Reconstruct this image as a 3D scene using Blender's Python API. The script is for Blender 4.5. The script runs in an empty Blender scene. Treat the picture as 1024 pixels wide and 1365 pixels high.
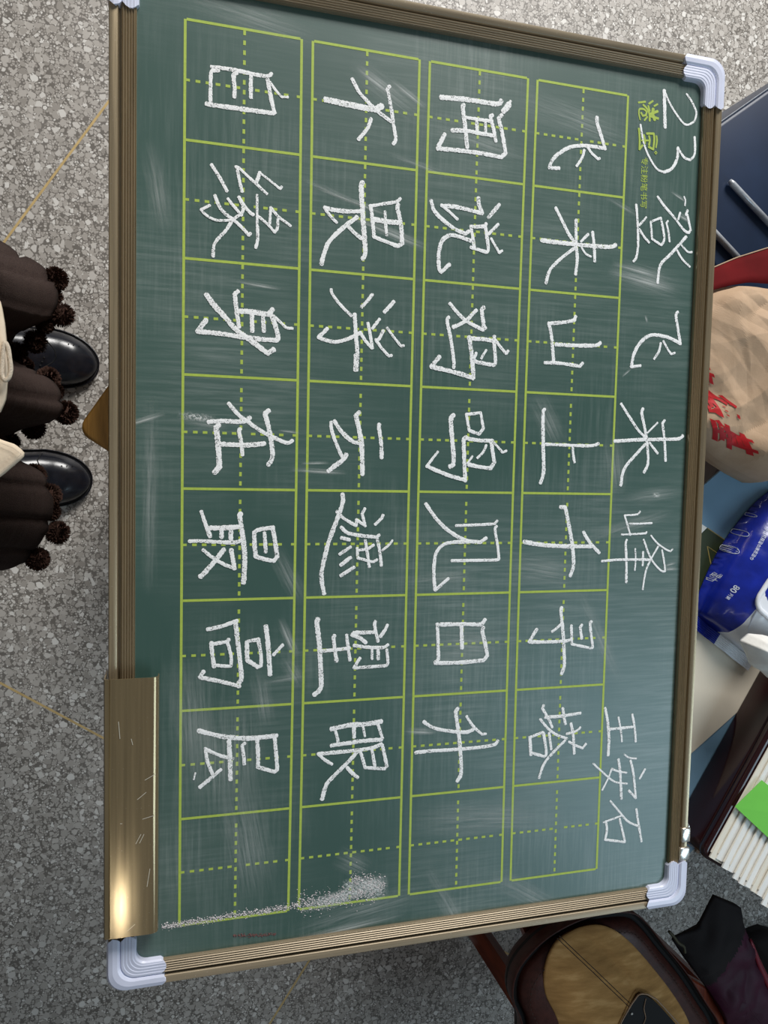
import bpy, bmesh, math, random
from mathutils import Vector, Matrix, noise

# ---------------------------------------------------------------- camera, world, light
SC = bpy.context.scene
COL = SC.collection
cam_data = bpy.data.cameras.new('camera')
cam_data.sensor_fit = 'VERTICAL'; cam_data.sensor_height = 36.0; cam_data.sensor_width = 27.0
cam_data.lens = 27.0639
cam_data.clip_start = 0.01
cam = bpy.data.objects.new('camera', cam_data); COL.objects.link(cam)
M = Matrix([[0.962503, -0.005155, -0.271223], [0.022621, 0.997862, 0.061311], [0.270327, -0.065147, 0.960562]]).to_4x4()
M.translation = Vector((-0.01271, -0.37492, 1.45))
cam.matrix_world = M
SC.camera = cam

world = bpy.data.worlds.new('classroom_ambient'); SC.world = world
world.use_nodes = True
wb = world.node_tree.nodes['Background']
wb.inputs['Color'].default_value = (0.80, 0.86, 0.92, 1)
wb.inputs['Strength'].default_value = 0.14

def area(name, loc, target, sx, sy, power, color):
    d = bpy.data.lights.new(name, 'AREA'); d.shape = 'RECTANGLE'
    d.size = sx; d.size_y = sy; d.energy = power; d.color = color
    o = bpy.data.objects.new(name, d); COL.objects.link(o)
    o.location = loc
    v = Vector(target) - Vector(loc)
    o.rotation_euler = v.to_track_quat('-Z', 'Y').to_euler()
    return o
# windows along the right-hand wall of the room, one far one near, and a ceiling lamp
area('window_light', (1.35, 2.85, 2.5), (0.2, -0.1, 0.5), 1.6, 1.2, 180, (1.0, 0.975, 0.94))
area('window_light', (1.5, -1.35, 2.1), (0.45, -0.65, 0.72), 0.85, 0.75, 9.5, (0.62, 0.84, 1.0))
area('ceiling_lamp_light', (-0.1265, -1.7789, 2.55), (-0.05, -0.75, 0.76), 0.07, 0.05, 0.75, (1.0, 0.97, 0.90))

vs = SC.view_settings
vs.view_transform = 'Standard'; vs.look = 'None'; vs.exposure = 0.0; vs.gamma = 1.0
vs.use_curve_mapping = False
SC.display_settings.display_device = 'sRGB'

ZB = 0.7473            # height of the writing surface
random.seed(7)
A = Vector((0.547, 0.837, 0)).normalized()     # the two directions of the room
B = Vector((0.837, -0.547, 0)).normalized()

# ---------------------------------------------------------------- helpers
ROOT = {}
def tag(o, label=None, cat=None, group=None, kind=None):
    if label: o['label'] = label
    if cat: o['category'] = cat
    if group: o['group'] = group
    if kind: o['kind'] = kind
    return o
def empty(name, loc, label=None, cat=None, group=None):
    o = bpy.data.objects.new(name, None); COL.objects.link(o)
    o.location = loc; o.empty_display_size = 0.05
    ROOT[o.name] = Vector(loc)
    return tag(o, label, cat, group)
def mesh(name, verts, faces, mat, parent=None, smooth=False, base=None, mats=None, midx=None):
    """verts in world coordinates; children share the root's origin"""
    off = ROOT[parent.name] if parent is not None else Vector(base or (0, 0, 0))
    me = bpy.data.meshes.new(name)
    me.from_pydata([tuple(Vector(v) - off) for v in verts], [], faces)
    me.materials.append(mat)
    for m in (mats or []): me.materials.append(m)
    if midx:
        for p, i in zip(me.polygons, midx): p.material_index = i
    if smooth:
        for p in me.polygons: p.use_smooth = True
    me.update()
    o = bpy.data.objects.new(name, me); COL.objects.link(o)
    if parent is not None:
        o.parent = parent
        ROOT[o.name] = off
    else:
        o.location = off; ROOT[o.name] = off
    return o
def merge(parts):
    V, F = [], []
    for v, f in parts:
        n = len(V); V += list(v); F += [tuple(i + n for i in q) for q in f]
    return V, F
def box(c, sx, sy, sz, u=Vector((1, 0, 0)), v=Vector((0, 1, 0))):
    """box resting on c (centre of its base)"""
    c = Vector(c); w = Vector((0, 0, 1))
    V = [c + u * (a * sx / 2) + v * (b * sy / 2) + w * (h * sz) for h in (0, 1) for a, b in ((-1, -1), (1, -1), (1, 1), (-1, 1))]
    return V, [(3, 2, 1, 0), (4, 5, 6, 7), (0, 1, 5, 4), (1, 2, 6, 5), (2, 3, 7, 6), (3, 0, 4, 7)]
def bar(p, q, w, h=None, up=Vector((0, 0, 1))):
    p, q = Vector(p), Vector(q); h = h or w
    d = (q - p).normalized(); s = d.cross(up)
    if s.length < 1e-4: s = d.cross(Vector((1, 0, 0)))
    s.normalize(); t = s.cross(d)
    V = [e + s * (a * w / 2) + t * (b * h / 2) for e in (p, q) for a, b in ((-1, -1), (1, -1), (1, 1), (-1, 1))]
    return V, [(3, 2, 1, 0), (4, 5, 6, 7), (0, 1, 5, 4), (1, 2, 6, 5), (2, 3, 7, 6), (3, 0, 4, 7)]
def prism(poly, z0, z1):
    n = len(poly)
    V = [(x, y, z0) for x, y in poly] + [(x, y, z1) for x, y in poly]
    return V, [tuple(range(n))[::-1], tuple(range(n, 2 * n))] + [(i, (i + 1) % n, n + (i + 1) % n, n + i) for i in range(n)]
def tube(path, r, n=8, closed=False, flat=1.0):
    P = [Vector(p) for p in path]; V, F = [], []
    m = len(P)
    for i, p in enumerate(P):
        a = P[(i - 1) % m] if (i > 0 or closed) else p
        b = P[(i + 1) % m] if (i < m - 1 or closed) else p
        d = (b - a).normalized()
        s = d.cross(Vector((0, 0, 1)))
        if s.length < 1e-3: s = d.cross(Vector((0, 1, 0)))
        s.normalize(); t = s.cross(d)
        rr = r[i] if isinstance(r, (list, tuple)) else r
        for k in range(n):
            an = 2 * math.pi * k / n
            V.append(p + s * (math.cos(an) * rr) + t * (math.sin(an) * rr * flat))
    rings = m if closed else m - 1
    for i in range(rings):
        j = (i + 1) % m
        for k in range(n):
            F.append((i * n + k, i * n + (k + 1) % n, j * n + (k + 1) % n, j * n + k))
    if not closed:
        F += [tuple(range(n))[::-1], tuple(range((m - 1) * n, m * n))]
    return V, F
def resample(pts, n, closed=True):
    P = [Vector(p) for p in pts]
    if closed: P = P + [P[0]]
    L = [0]
    for a, b in zip(P, P[1:]): L.append(L[-1] + (b - a).length)
    out = []
    cnt = n if closed else n - 1
    for k in range(n):
        t = L[-1] * k / cnt; i = 0
        while i < len(L) - 2 and L[i + 1] < t: i += 1
        s = (t - L[i]) / max(L[i + 1] - L[i], 1e-9)
        out.append(P[i].lerp(P[i + 1], min(1, s)))
    return out
def catmull(pts, k=6, closed=False):
    P = [Vector(p) for p in pts]; n = len(P); out = []
    rng = n if closed else n - 1
    for i in range(rng):
        p0 = P[(i - 1) % n] if (closed or i > 0) else P[0]
        p1, p2 = P[i], P[(i + 1) % n]
        p3 = P[(i + 2) % n] if (closed or i < n - 2) else P[-1]
        for j in range(k):
            t = j / k
            out.append(0.5 * ((2 * p1) + (p2 - p0) * t + (2 * p0 - 5 * p1 + 4 * p2 - p3) * t * t + (3 * p1 - p0 - 3 * p2 + p3) * t ** 3))
    if not closed: out.append(P[-1])
    return out
def pad(poly, z0, zfun, n=64, rings=12, centre=None, smoothline=False, bottom=True):
    """closed solid over a star-shaped outline; zfun(x, y, r) gives the top height"""
    P = [Vector((p[0], p[1])) for p in poly]
    if smoothline: P = catmull(P, 6, True)
    P = resample(P, n)
    c = Vector(centre) if centre else sum(P, Vector((0, 0))) / n
    V = [(c.x, c.y, zfun(c.x, c.y, 0))]; F = []
    for k in range(1, rings + 1):
        r = (k / rings) ** 0.8
        for p in P:
            q = c.lerp(p, r); V.append((q.x, q.y, zfun(q.x, q.y, r)))
    for i in range(n): F.append((0, 1 + i, 1 + (i + 1) % n))
    for k in range(rings - 1):
        a, b = 1 + k * n, 1 + (k + 1) * n
        for i in range(n): F.append((a + i, b + i, b + (i + 1) % n, a + (i + 1) % n))
    if bottom:
        s = len(V); a = 1 + (rings - 1) * n
        for p in P: V.append((p.x, p.y, z0))
        for i in range(n): F.append((a + i, s + i, s + (i + 1) % n, a + (i + 1) % n))
        F.append(tuple(range(s, s + n))[::-1])
    # orientation
    area2 = sum(P[i].x * P[(i + 1) % n].y - P[(i + 1) % n].x * P[i].y for i in range(n))
    if area2 < 0: F = [f[::-1] for f in F]
    return V, F
def fixn(o):
    bm = bmesh.new(); bm.from_mesh(o.data); bmesh.ops.recalc_face_normals(bm, faces=bm.faces); bm.to_mesh(o.data); bm.free(); return o
def bevel(o, w=0.004, seg=3):
    m = o.modifiers.new('bevel', 'BEVEL'); m.width = w; m.segments = seg; m.limit_method = 'ANGLE'; m.angle_limit = math.radians(40)
    for p in o.data.polygons: p.use_smooth = True
    return o

# ---------------------------------------------------------------- materials
class N:
    def __init__(s, name):
        s.m = bpy.data.materials.new(name); s.m.use_nodes = True
        s.t = s.m.node_tree; s.b = s.t.nodes['Principled BSDF']
    def n(s, typ, **kw):
        x = s.t.nodes.new(typ)
        for k, v in kw.items():
            if k in x.inputs: x.inputs[k].default_value = v
            else: setattr(x, k, v)
        return x
    def l(s, a, b): s.t.links.new(a, b)
    def coord(s, scale=(1, 1, 1), rot=(0, 0, 0), kind='Object'):
        c = s.n('ShaderNodeTexCoord'); m = s.n('ShaderNodeMapping')
        m.inputs['Scale'].default_value = scale; m.inputs['Rotation'].default_value = rot
        s.l(c.outputs[kind], m.inputs['Vector']); return m.outputs['Vector']
    def noise(s, vec, scale, detail=3, rough=0.55, dist=0):
        x = s.n('ShaderNodeTexNoise'); s.l(vec, x.inputs['Vector'])
        x.inputs['Scale'].default_value = scale; x.inputs['Detail'].default_value = detail
        x.inputs['Roughness'].default_value = rough; x.inputs['Distortion'].default_value = dist
        return x.outputs['Fac']
    def ramp(s, fac, stops):
        x = s.n('ShaderNodeValToRGB'); s.l(fac, x.inputs['Fac'])
        e = x.color_ramp.elements
        while len(e) < len(stops): e.new(0.5)
        for k, (p, c) in enumerate(stops):
            e[k].position = p; e[k].color = (c, c, c, 1) if isinstance(c, (int, float)) else (*c, 1)
        return x.outputs['Color']
    def mix(s, fac, a, b, mode='MIX'):
        x = s.n('ShaderNodeMix', data_type='RGBA', blend_type=mode)
        for v, i in ((fac, 0), (a, 6), (b, 7)):
            if isinstance(v, (int, float)): x.inputs[i].default_value = v
            elif isinstance(v, tuple): x.inputs[i].default_value = (*v, 1)
            else: s.l(v, x.inputs[i])
        return x.outputs[2]
    def math(s, op, a, b=0.0, clamp=False):
        x = s.n('ShaderNodeMath', operation=op); x.use_clamp = clamp
        for v, i in ((a, 0), (b, 1)):
            if isinstance(v, (int, float)): x.inputs[i].default_value = v
            else: s.l(v, x.inputs[i])
        return x.outputs[0]
    def bump(s, h, strength=0.3, dist=0.001):
        x = s.n('ShaderNodeBump'); x.inputs['Strength'].default_value = strength; x.inputs['Distance'].default_value = dist
        s.l(h, x.inputs['Height']); s.l(x.outputs['Normal'], s.b.inputs['Normal'])
    def set(s, color=None, rough=None, metal=None, spec=None, coat=None):
        if color is not None:
            if isinstance(color, tuple): s.b.inputs['Base Color'].default_value = (*color, 1)
            else: s.l(color, s.b.inputs['Base Color'])
        if rough is not None:
            if isinstance(rough, (int, float)): s.b.inputs['Roughness'].default_value = rough
            else: s.l(rough, s.b.inputs['Roughness'])
        if metal is not None: s.b.inputs['Metallic'].default_value = metal
        if spec is not None: s.b.inputs['Specular IOR Level'].default_value = spec
        if coat is not None: s.b.inputs['Coat Weight'].default_value = coat; s.b.inputs['Coat Roughness'].default_value = 0.15
        return s.m
def plain(name, color, rough=0.5, metal=0.0, spec=0.5, var=0.12, scale=60, bump=0.0, coat=None):
    s = N(name); v = s.coord()
    f = s.noise(v, scale, 4)
    lo = tuple(c * (1 - var) for c in color); hi = tuple(min(1, c * (1 + var)) for c in color)
    c = s.ramp(f, [(0.3, lo), (0.7, hi)])
    if bump: s.bump(s.noise(v, scale * 4, 3), bump, 0.001)
    return s.set(c, rough, metal, spec, coat)

def m_terrazzo():
    s = N('terrazzo'); v = s.coord()
    vor = lambda scale, feat: s.n('ShaderNodeTexVoronoi', feature=feat, voronoi_dimensions='2D')
    nz = s.n('ShaderNodeTexNoise'); s.l(v, nz.inputs['Vector']); nz.inputs['Scale'].default_value = 55
    wv = s.n('ShaderNodeMix', data_type='VECTOR'); wv.inputs[0].default_value = 0.006
    s.l(v, wv.inputs[4]); s.l(nz.outputs['Color'], wv.inputs[5]); v2 = wv.outputs[1]
    matrix = s.ramp(s.noise(v, 9, 4), [(0.3, (0.150, 0.135, 0.118)), (0.7, (0.205, 0.188, 0.168))])
    col = matrix
    for scale, gap, keep in ((230, 0.09, 0.20), (128, 0.10, 0.30), (80, 0.10, 0.52)):
        e = vor(scale, 'DISTANCE_TO_EDGE'); e.inputs['Scale'].default_value = scale; e.inputs['Randomness'].default_value = 1.0; s.l(v2, e.inputs['Vector'])
        c = vor(scale, 'F1'); c.inputs['Scale'].default_value = scale; c.inputs['Randomness'].default_value = 1.0; s.l(v2, c.inputs['Vector'])
        sep = s.n('ShaderNodeSeparateColor'); s.l(c.outputs['Color'], sep.inputs[0])
        thr = s.math('MULTIPLY_ADD', sep.outputs[0], gap * 0.9); s.t.nodes[-1].inputs[2].default_value = gap * 0.55
        rr_ = s.math('SUBTRACT', s.math('MULTIPLY_ADD', sep.outputs[0], -0.16), c.outputs['Distance']); s.t.nodes[-2].inputs[2].default_value = 0.60
        inside = s.math('MULTIPLY', s.math('MINIMUM', s.math('SUBTRACT', e.outputs['Distance'], thr), s.math('MULTIPLY', rr_, 0.6)), 22, True)
        present = s.math('GREATER_THAN', sep.outputs[1], keep)
        fac = s.math('MULTIPLY', inside, present)
        tone = s.ramp(sep.outputs[2], [(0.0, (0.31, 0.285, 0.255)), (0.25, (0.42, 0.39, 0.355)), (0.8, (0.53, 0.50, 0.46)), (0.97, (0.74, 0.72, 0.68))])
        col = s.mix(fac, col, tone)
    # a few small ochre and dark stains
    st = s.ramp(s.noise(v, 14, 2), [(0.74, 0.0), (0.80, 1.0)])
    col = s.mix(s.math('MULTIPLY', st, 0.25), col, (0.20, 0.15, 0.09))
    return s.set(col, s.ramp(s.noise(v, 20, 3), [(0.3, 0.36), (0.7, 0.50)]), 0, 0.45)
def m_board():
    s = N('green_chalkboard_enamel'); v = s.coord()
    base = s.ramp(s.noise(v, 3.0, 3), [(0.3, (0.034, 0.084, 0.068)), (0.7, (0.046, 0.102, 0.085))])
    def streak(scale, rot, lo, hi, amp):
        w = s.coord(scale, (0, 0, rot))
        return s.math('MULTIPLY', s.ramp(s.noise(w, 1.0, 5, 0.65, 0.2), [(lo, 0.0), (hi, 1.0)]), amp)
    patch = s.ramp(s.noise(v, 4.5, 3), [(0.38, 0.0), (0.68, 1.0)])
    patch2 = s.ramp(s.noise(s.coord((1, 1, 1), (0, 0, 1.0)), 7.0, 3), [(0.45, 0.0), (0.7, 1.0)])
    a = s.math('MULTIPLY', streak((14, 260, 1), 0.25, 0.42, 0.85, 0.26), patch)
    b = s.math('MULTIPLY', streak((260, 12, 1), 0.05, 0.45, 0.85, 0.22), patch2)
    haze = s.math('MULTIPLY', patch, 0.05)
    gr = s.math('MULTIPLY', s.ramp(s.noise(v, 700, 2), [(0.68, 0.0), (0.78, 1.0)]), 0.10)
    f = s.math('ADD', s.math('ADD', a, b), s.math('ADD', haze, gr), True)
    col = s.mix(f, base, (0.55, 0.60, 0.58))
    return s.set(col, 0.38, 0, 0.85)
def m_chalk():
    s = N('white_chalk'); v = s.coord()
    s.set((0.93, 0.94, 0.94), 1.0, 0, 0.1)
    g = s.math('ADD', s.math('MULTIPLY', s.noise(v, 1100, 2), 0.7), s.math('MULTIPLY', s.noise(v, 220, 2), 0.3))
    s.l(s.ramp(g, [(0.385, 0.10), (0.445, 1.0)]), s.b.inputs['Alpha'])
    return s.m
def m_smear(name, strength, stretch, speck=False, color=(0.72, 0.76, 0.74)):
    s = N(name)
    s.set(color, 1.0, 0, 0.1)
    g = s.coord(kind='Generated')
    sep = s.n('ShaderNodeSeparateXYZ'); s.l(g, sep.inputs[0])
    def fall(o):
        d = s.math('ABSOLUTE', s.math('SUBTRACT', o, 0.5))
        return s.ramp(d, [(0.12, 1.0), (0.5, 0.0)])
    f = s.math('MULTIPLY', fall(sep.outputs[0]), fall(sep.outputs[1]))
    if speck:
        w = s.coord(); nz = s.noise(w, 420, 3, 0.7); nz = s.ramp(nz, [(0.42, 0.0), (0.62, 1.0)])
    else:
        w = s.coord(stretch); nz = s.noise(w, 1.0, 5, 0.7); nz = s.ramp(nz, [(0.36, 0.0), (0.72, 1.0)])
    s.l(s.math('MULTIPLY', s.math('MULTIPLY', f, nz), strength, True), s.b.inputs['Alpha'])
    return s.m
def m_brushed(name, color, rough, stretch, metal=0.85):
    s = N(name); w = s.coord(stretch)
    f = s.noise(w, 1.0, 4, 0.6)
    c = s.ramp(f, [(0.25, tuple(x * 0.80 for x in color)), (0.75, tuple(x * 1.15 for x in color))])
    v = s.coord(); dust = s.ramp(s.noise(v, 800, 2), [(0.70, 0.0), (0.76, 1.0)])
    c = s.mix(s.math('MULTIPLY', dust, 0.5), c, (0.75, 0.73, 0.66))
    return s.set(c, s.ramp(f, [(0.2, rough * 0.8), (0.8, rough * 1.2)]), metal, 0.5)
def m_wood(name, lo, hi, rot, rough=0.4):
    s = N(name); w = s.coord((160, 9, 9), (0, 0, rot))
    f = s.noise(w, 1.0, 5, 0.6, 0.6)
    return s.set(s.ramp(f, [(0.3, lo), (0.62, hi)]), rough, 0, 0.4)
def m_knit():
    s = N('brown_knit'); v = s.coord()
    f = s.noise(v, 900, 3)
    c = s.ramp(f, [(0.3, (0.022, 0.014, 0.012)), (0.75, (0.080, 0.055, 0.048))])
    s.bump(f, 0.6, 0.002)
    return s.set(c, 0.95, 0, 0.15)
def m_suede():
    s = N('tan_suede'); v = s.coord()
    f = s.noise(s.coord((14, 60, 14), (0, 0, 1.0)), 1.0, 5, 0.6); g = s.noise(v, 800, 2)
    c = s.ramp(f, [(0.25, (0.25, 0.125, 0.040)), (0.55, (0.45, 0.240, 0.082)), (0.8, (0.75, 0.45, 0.19))])
    s.bump(g, 0.3, 0.001)
    return s.set(c, 0.9, 0, 0.2)
def m_kraft():
    s = N('kraft_paper'); v = s.coord()
    c = s.ramp(s.noise(v, 26, 6, 0.65), [(0.25, (0.42, 0.285, 0.180)), (0.75, (0.56, 0.40, 0.270))])
    g = s.noise(v, 500, 3)
    s.bump(g, 0.15, 0.0006)
    return s.set(c, 0.75, 0, 0.3)

MT = dict(
    terrazzo=m_terrazzo(), board=m_board(), chalk=m_chalk(),
    brass=plain('brass_strip', (0.62, 0.45, 0.20), 0.40, 0.1),
    lines=plain('yellow_green_print', (0.40, 0.52, 0.085), 0.55, 0, 0.4, 0.08, 300),
    frame_y=m_brushed('bronze_aluminium_long', (0.36, 0.285, 0.18), 0.28, (400, 8, 8), 0.6),
    frame_x=m_brushed('bronze_aluminium_short', (0.28, 0.225, 0.15), 0.42, (8, 400, 8), 0.35),
    holder=m_brushed('gold_brown_aluminium', (0.31, 0.235, 0.13), 0.15, (330, 6, 8), 0.65),
    corner=plain('white_plastic', (0.66, 0.69, 0.84), 0.38, 0, 0.5, 0.04, 40),
    steel=plain('bright_steel', (0.80, 0.78, 0.72), 0.22, 0.9, 0.5, 0.05),
    backing=plain('board_back', (0.05, 0.045, 0.04), 0.7),
    stool=m_wood('honey_wood', (0.24, 0.115, 0.022), (0.50, 0.27, 0.065), 0.57),
    maroon=plain('maroon_lacquer', (0.022, 0.005, 0.006), 0.14, 0, 0.5, 0.3, 8, 0, None),
    deskwood=plain('dark_desk_wood', (0.030, 0.010, 0.008), 0.35, 0, 0.5, 0.3, 12),
    mat=plain('blue_desk_mat', (0.17, 0.30, 0.42), 0.30, 0, 0.5, 0.10, 10),
    cream=plain('cream_sheet', (0.70, 0.63, 0.51), 0.6, 0, 0.3, 0.05, 12),
    olive=plain('olive_card', (0.028, 0.040, 0.012), 0.4),
    gold=plain('gold_line', (0.34, 0.26, 0.07), 0.4),
    kraft=m_kraft(),
    redprint=plain('red_print', (0.47, 0.010, 0.014), 0.55, 0, 0.3, 0.15, 200),
    redpaper=plain('red_paper', (0.115, 0.0035, 0.005), 0.85, 0, 0.15, 0.2, 20),
    film=plain('blue_film', (0.008, 0.022, 0.30), 0.22, 0, 0.6, 0.25, 40, 0.15),
    whitefilm=plain('white_film', (0.80, 0.82, 0.86), 0.3, 0, 0.5, 0.04, 40),
    white=plain('white_print', (0.75, 0.80, 0.92), 0.5, 0, 0.3, 0.03),
    tissue=plain('white_tissue', (0.80, 0.79, 0.75), 0.8, 0, 0.2, 0.05, 90, 0.3),
    paper=plain('white_paper', (0.80, 0.80, 0.77), 0.7, 0, 0.2, 0.04, 30),
    paper2=plain('ivory_paper', (0.76, 0.72, 0.62), 0.7, 0, 0.2, 0.05, 30),
    green=plain('green_note', (0.16, 0.56, 0.075), 0.6, 0, 0.3, 0.05, 30),
    navy=plain('navy_shell', (0.011, 0.024, 0.058), 0.42, 0, 0.35, 0.2, 14),
    chrome=plain('dull_chrome', (0.55, 0.58, 0.62), 0.3, 0.35, 0.5, 0.15, 120),
    leather=plain('brown_leather', (0.055, 0.015, 0.010), 0.45, 0, 0.3, 0.3, 90, 0.2),
    black=plain('recess_shade_black', (0.004, 0.003, 0.003), 0.8),  # stands for the shade in the handbag's crevice and pocket
    suede=m_suede(), stitch=plain('dark_thread', (0.030, 0.012, 0.006), 0.8),
    rimleather=plain('pale_leather_edge', (0.36, 0.22, 0.13), 0.5),
    purple=plain('dark_purple_cloth', (0.048, 0.006, 0.021), 0.62, 0, 0.3, 0.35, 18, 0.2),
    jetcloth=plain('black_cloth', (0.0065, 0.0022, 0.0024), 0.85),
    crimson=plain('crimson_trim', (0.20, 0.006, 0.020), 0.5),
    strap=plain('olive_strap', (0.060, 0.050, 0.024), 0.7),
    redwood=m_wood('red_brown_wood', (0.11, 0.018, 0.008), (0.22, 0.040, 0.014), 0.3, 0.3),
    knit=m_knit(), pom=plain('brown_yarn', (0.060, 0.032, 0.024), 0.95, 0, 0.1, 0.4, 500),
    shoe=plain('black_shoe_leather', (0.010, 0.011, 0.016), 0.24, 0, 0.55, 0.3, 70, 0.05),
    sole=plain('black_rubber', (0.010, 0.009, 0.009), 0.6),
    seam=plain('shoe_seam', (0.002, 0.002, 0.002), 0.7),
    stocking=plain('black_stocking', (0.006, 0.006, 0.007), 0.9),
    coat=plain('cream_coat', (0.70, 0.58, 0.44), 0.85, 0, 0.2, 0.06, 120, 0.2),
    cord=plain('cream_cord', (0.62, 0.53, 0.42), 0.95, 0, 0.1, 0.25, 900, 0.6),
    redust=plain('red_chalk_dust', (0.16, 0.075, 0.07), 1.0),
)

# ---------------------------------------------------------------- floor
FB = Vector((0, 0, 0))
floor = mesh('floor', *box((0, 0, -0.062), 7, 7, 0.05), MT['terrazzo'], base=(0, 0, -0.012)); tag(floor, kind='structure')
# terrazzo panels poured between metal strips; corner of four panels lies under the board
l1 = Vector((-0.2843,-0.0217,0.0000)); l3 = Vector((0.2632,-1.3607,0.0000)); l2 = Vector((-0.2915,-0.7693,0.0000)); l2b = Vector((0.7364,-1.4236,0.0000))
A2 = (Vector((-0.1172,0.2339,0.0000)) - l1).normalized(); B2 = (l2b - l2).normalized(); B2 = (B2 - A2 * B2.dot(A2)).normalized()
g = 0.0040
b_cuts = [(l1 - Vector()).dot(B2), (l3 - Vector()).dot(B2)]; pitch = b_cuts[1] - b_cuts[0]
b_cuts = [b_cuts[0] - pitch, b_cuts[0], b_cuts[1], b_cuts[1] + pitch]
a0 = l2.dot(A2); a_cuts = [a0 - pitch, a0, a0 + pitch]
bl = [b_cuts[0] - pitch] + b_cuts + [b_cuts[-1] + pitch]; al = [a_cuts[0] - pitch] + a_cuts + [a_cuts[-1] + pitch]
for i in range(len(bl) - 1):
    for j in range(len(al) - 1):
        cb, ca = (bl[i] + bl[i + 1]) / 2, (al[j] + al[j + 1]) / 2
        c = B2 * cb + A2 * ca; c.z = -0.012
        mesh('floor_panel', *box(c, pitch - g, pitch - g, 0.012, B2, A2), MT['terrazzo'], floor)
for b_ in b_cuts:
    c = B2 * b_ + A2 * ((al[0] + al[-1]) / 2); c.z = -0.012
    mesh('divider_strip', *box(c, g * 0.96, al[-1] - al[0], 0.0122, B2, A2), MT['brass'], floor)
for a_ in a_cuts:
    for i in range(len(bl) - 1):
        c = B2 * ((bl[i] + bl[i + 1]) / 2) + A2 * a_; c.z = -0.012
        mesh('divider_strip', *box(c, pitch - g * 1.02, g * 0.96, 0.0122, B2, A2), MT['brass'], floor)

# ---------------------------------------------------------------- chalkboard
X0, X1, Y0, Y1 = -0.0613, 0.539, -0.850, 0.048
BW = 0.0222
bd = empty('chalkboard', ((X0 + X1) / 2, (Y0 + Y1) / 2, ZB - 0.020),
           'green portable chalkboard with yellow grids, chalk poem and white corners, lying flat', 'chalkboard')
surf = mesh('writing_surface', *box(((X0 + X1) / 2, (Y0 + Y1) / 2, ZB - 0.004), X1 - X0 - 0.03, Y1 - Y0 - 0.03, 0.004), MT['board'], bd)
mesh('back_panel', *box(((X0 + X1) / 2, (Y0 + Y1) / 2, ZB - 0.020), X1 - X0 - 0.012, Y1 - Y0 - 0.012, 0.0159), MT['backing'], bd)
prof = [(0.0, -0.0200), (-0.0012, -0.0196), (-0.0012, -0.0185), (0.0, -0.018), (0.0, 0.0035), (0.0008, 0.0046), (0.0068, 0.0046), (0.0076, 0.0038), (0.0080, 0.0002), (0.0098, 0.0002), (0.0102, 0.0042)]
d = 0.0106
for k in range(5):
    prof += [(d, 0.0037), (d + 0.0003, 0.0045), (d + 0.0009, 0.0050), (d + 0.0015, 0.0045), (d + 0.0018, 0.0037)]; d += 0.0022
prof += [(0.0218, 0.0045), (BW, 0.0034), (BW, 0.0003), (BW - 0.001, -0.0197)]
def rail(p, q, inward, mat):
    p, q = Vector(p), Vector(q); V = []; n = len(prof)
    for e in (p, q):
        for a, h in prof: V.append(e + inward * a + Vector((0, 0, ZB + h)))
    F = [(i, (i + 1) % n, n + (i + 1) % n, n + i) for i in range(n)] + [tuple(range(n))[::-1], tuple(range(n, 2 * n))]
    o = mesh('frame_rail', V, F, mat, bd)
    bm = bmesh.new(); bm.from_mesh(o.data); bmesh.ops.recalc_face_normals(bm, faces=bm.faces); bm.to_mesh(o.data); bm.free()
    for p_ in o.data.polygons: p_.use_smooth = True
    o.data.set_sharp_from_angle(angle=math.radians(50))
cl = 0.020
rail((X0, Y0 + cl, 0), (X0, Y1 - cl, 0), Vector((1, 0, 0)), MT['frame_y'])
rail((X1, Y0 + cl, 0), (X1, Y1 - cl, 0), Vector((-1, 0, 0)), MT['frame_y'])
rail((X0 + cl, Y0, 0), (X1 - cl, Y0, 0), Vector((0, 1, 0)), MT['frame_x'])
rail((X0 + cl, Y1, 0), (X1 - cl, Y1, 0), Vector((0, -1, 0)), MT['frame_x'])
# white moulded corners: two lobed bands with a groove between
cprof = [(0.0, -0.021, .05), (-0.0012, -0.020, 1), (-0.0012, 0.004, 1), (0.0004, 0.0064, 1), (0.004, 0.0074, 1), (0.008, 0.0072, 1), (0.0098, 0.0060, 1), (0.0104, 0.0048, 1)]
dd = 0.0112
for k in range(4):
    cprof += [(dd, 0.00615, 1), (dd + 0.0018, 0.0064, 1), (dd + 0.0023, 0.0061, 1)]; dd += 0.0026
cprof += [(0.0226, 0.0060, 1), (0.0238, 0.0045, 1), (0.0242, 0.0002, 1), (0.0225, -0.021, 1)]
for cx, cy, sx, sy in ((X0, Y0, 1, 1), (X1, Y0, -1, 1), (X0, Y1, 1, -1), (X1, Y1, -1, -1)):
    V, F = [], []; K = 9; arm = 0.0500
    n = len(cprof)
    for dd, h, _ in cprof:
        rho = 0.0165 - 0.0075 * max(0, dd) / 0.024
        dc, hw = (0.005, 0.0062) if dd < 0.0104 else (0.0173, 0.0075)
        L = arm - 0.006 * min(1.3, ((dd - dc) / hw) ** 2)
        pts = [(dd, L)] + [(dd + rho - rho * math.cos(t), dd + rho - rho * math.sin(t)) for t in [math.pi / 2 * k / (K - 1) for k in range(K)]] + [(L, dd)]
        for a, b_ in pts: V.append((cx + sx * a, cy + sy * b_, ZB + h))
    m = K + 2
    for i in range(n):
        j = (i + 1) % n
        for k in range(m - 1): F.append((i * m + k, i * m + k + 1, j * m + k + 1, j * m + k))
    F += [tuple(i * m for i in range(n)), tuple(i * m + m - 1 for i in range(n))]
    o = mesh('corner_cap', V, F, MT['corner'], bd, smooth=False)
    bm = bmesh.new(); bm.from_mesh(o.data); bmesh.ops.recalc_face_normals(bm, faces=bm.faces); bm.to_mesh(o.data); bm.free()
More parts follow.
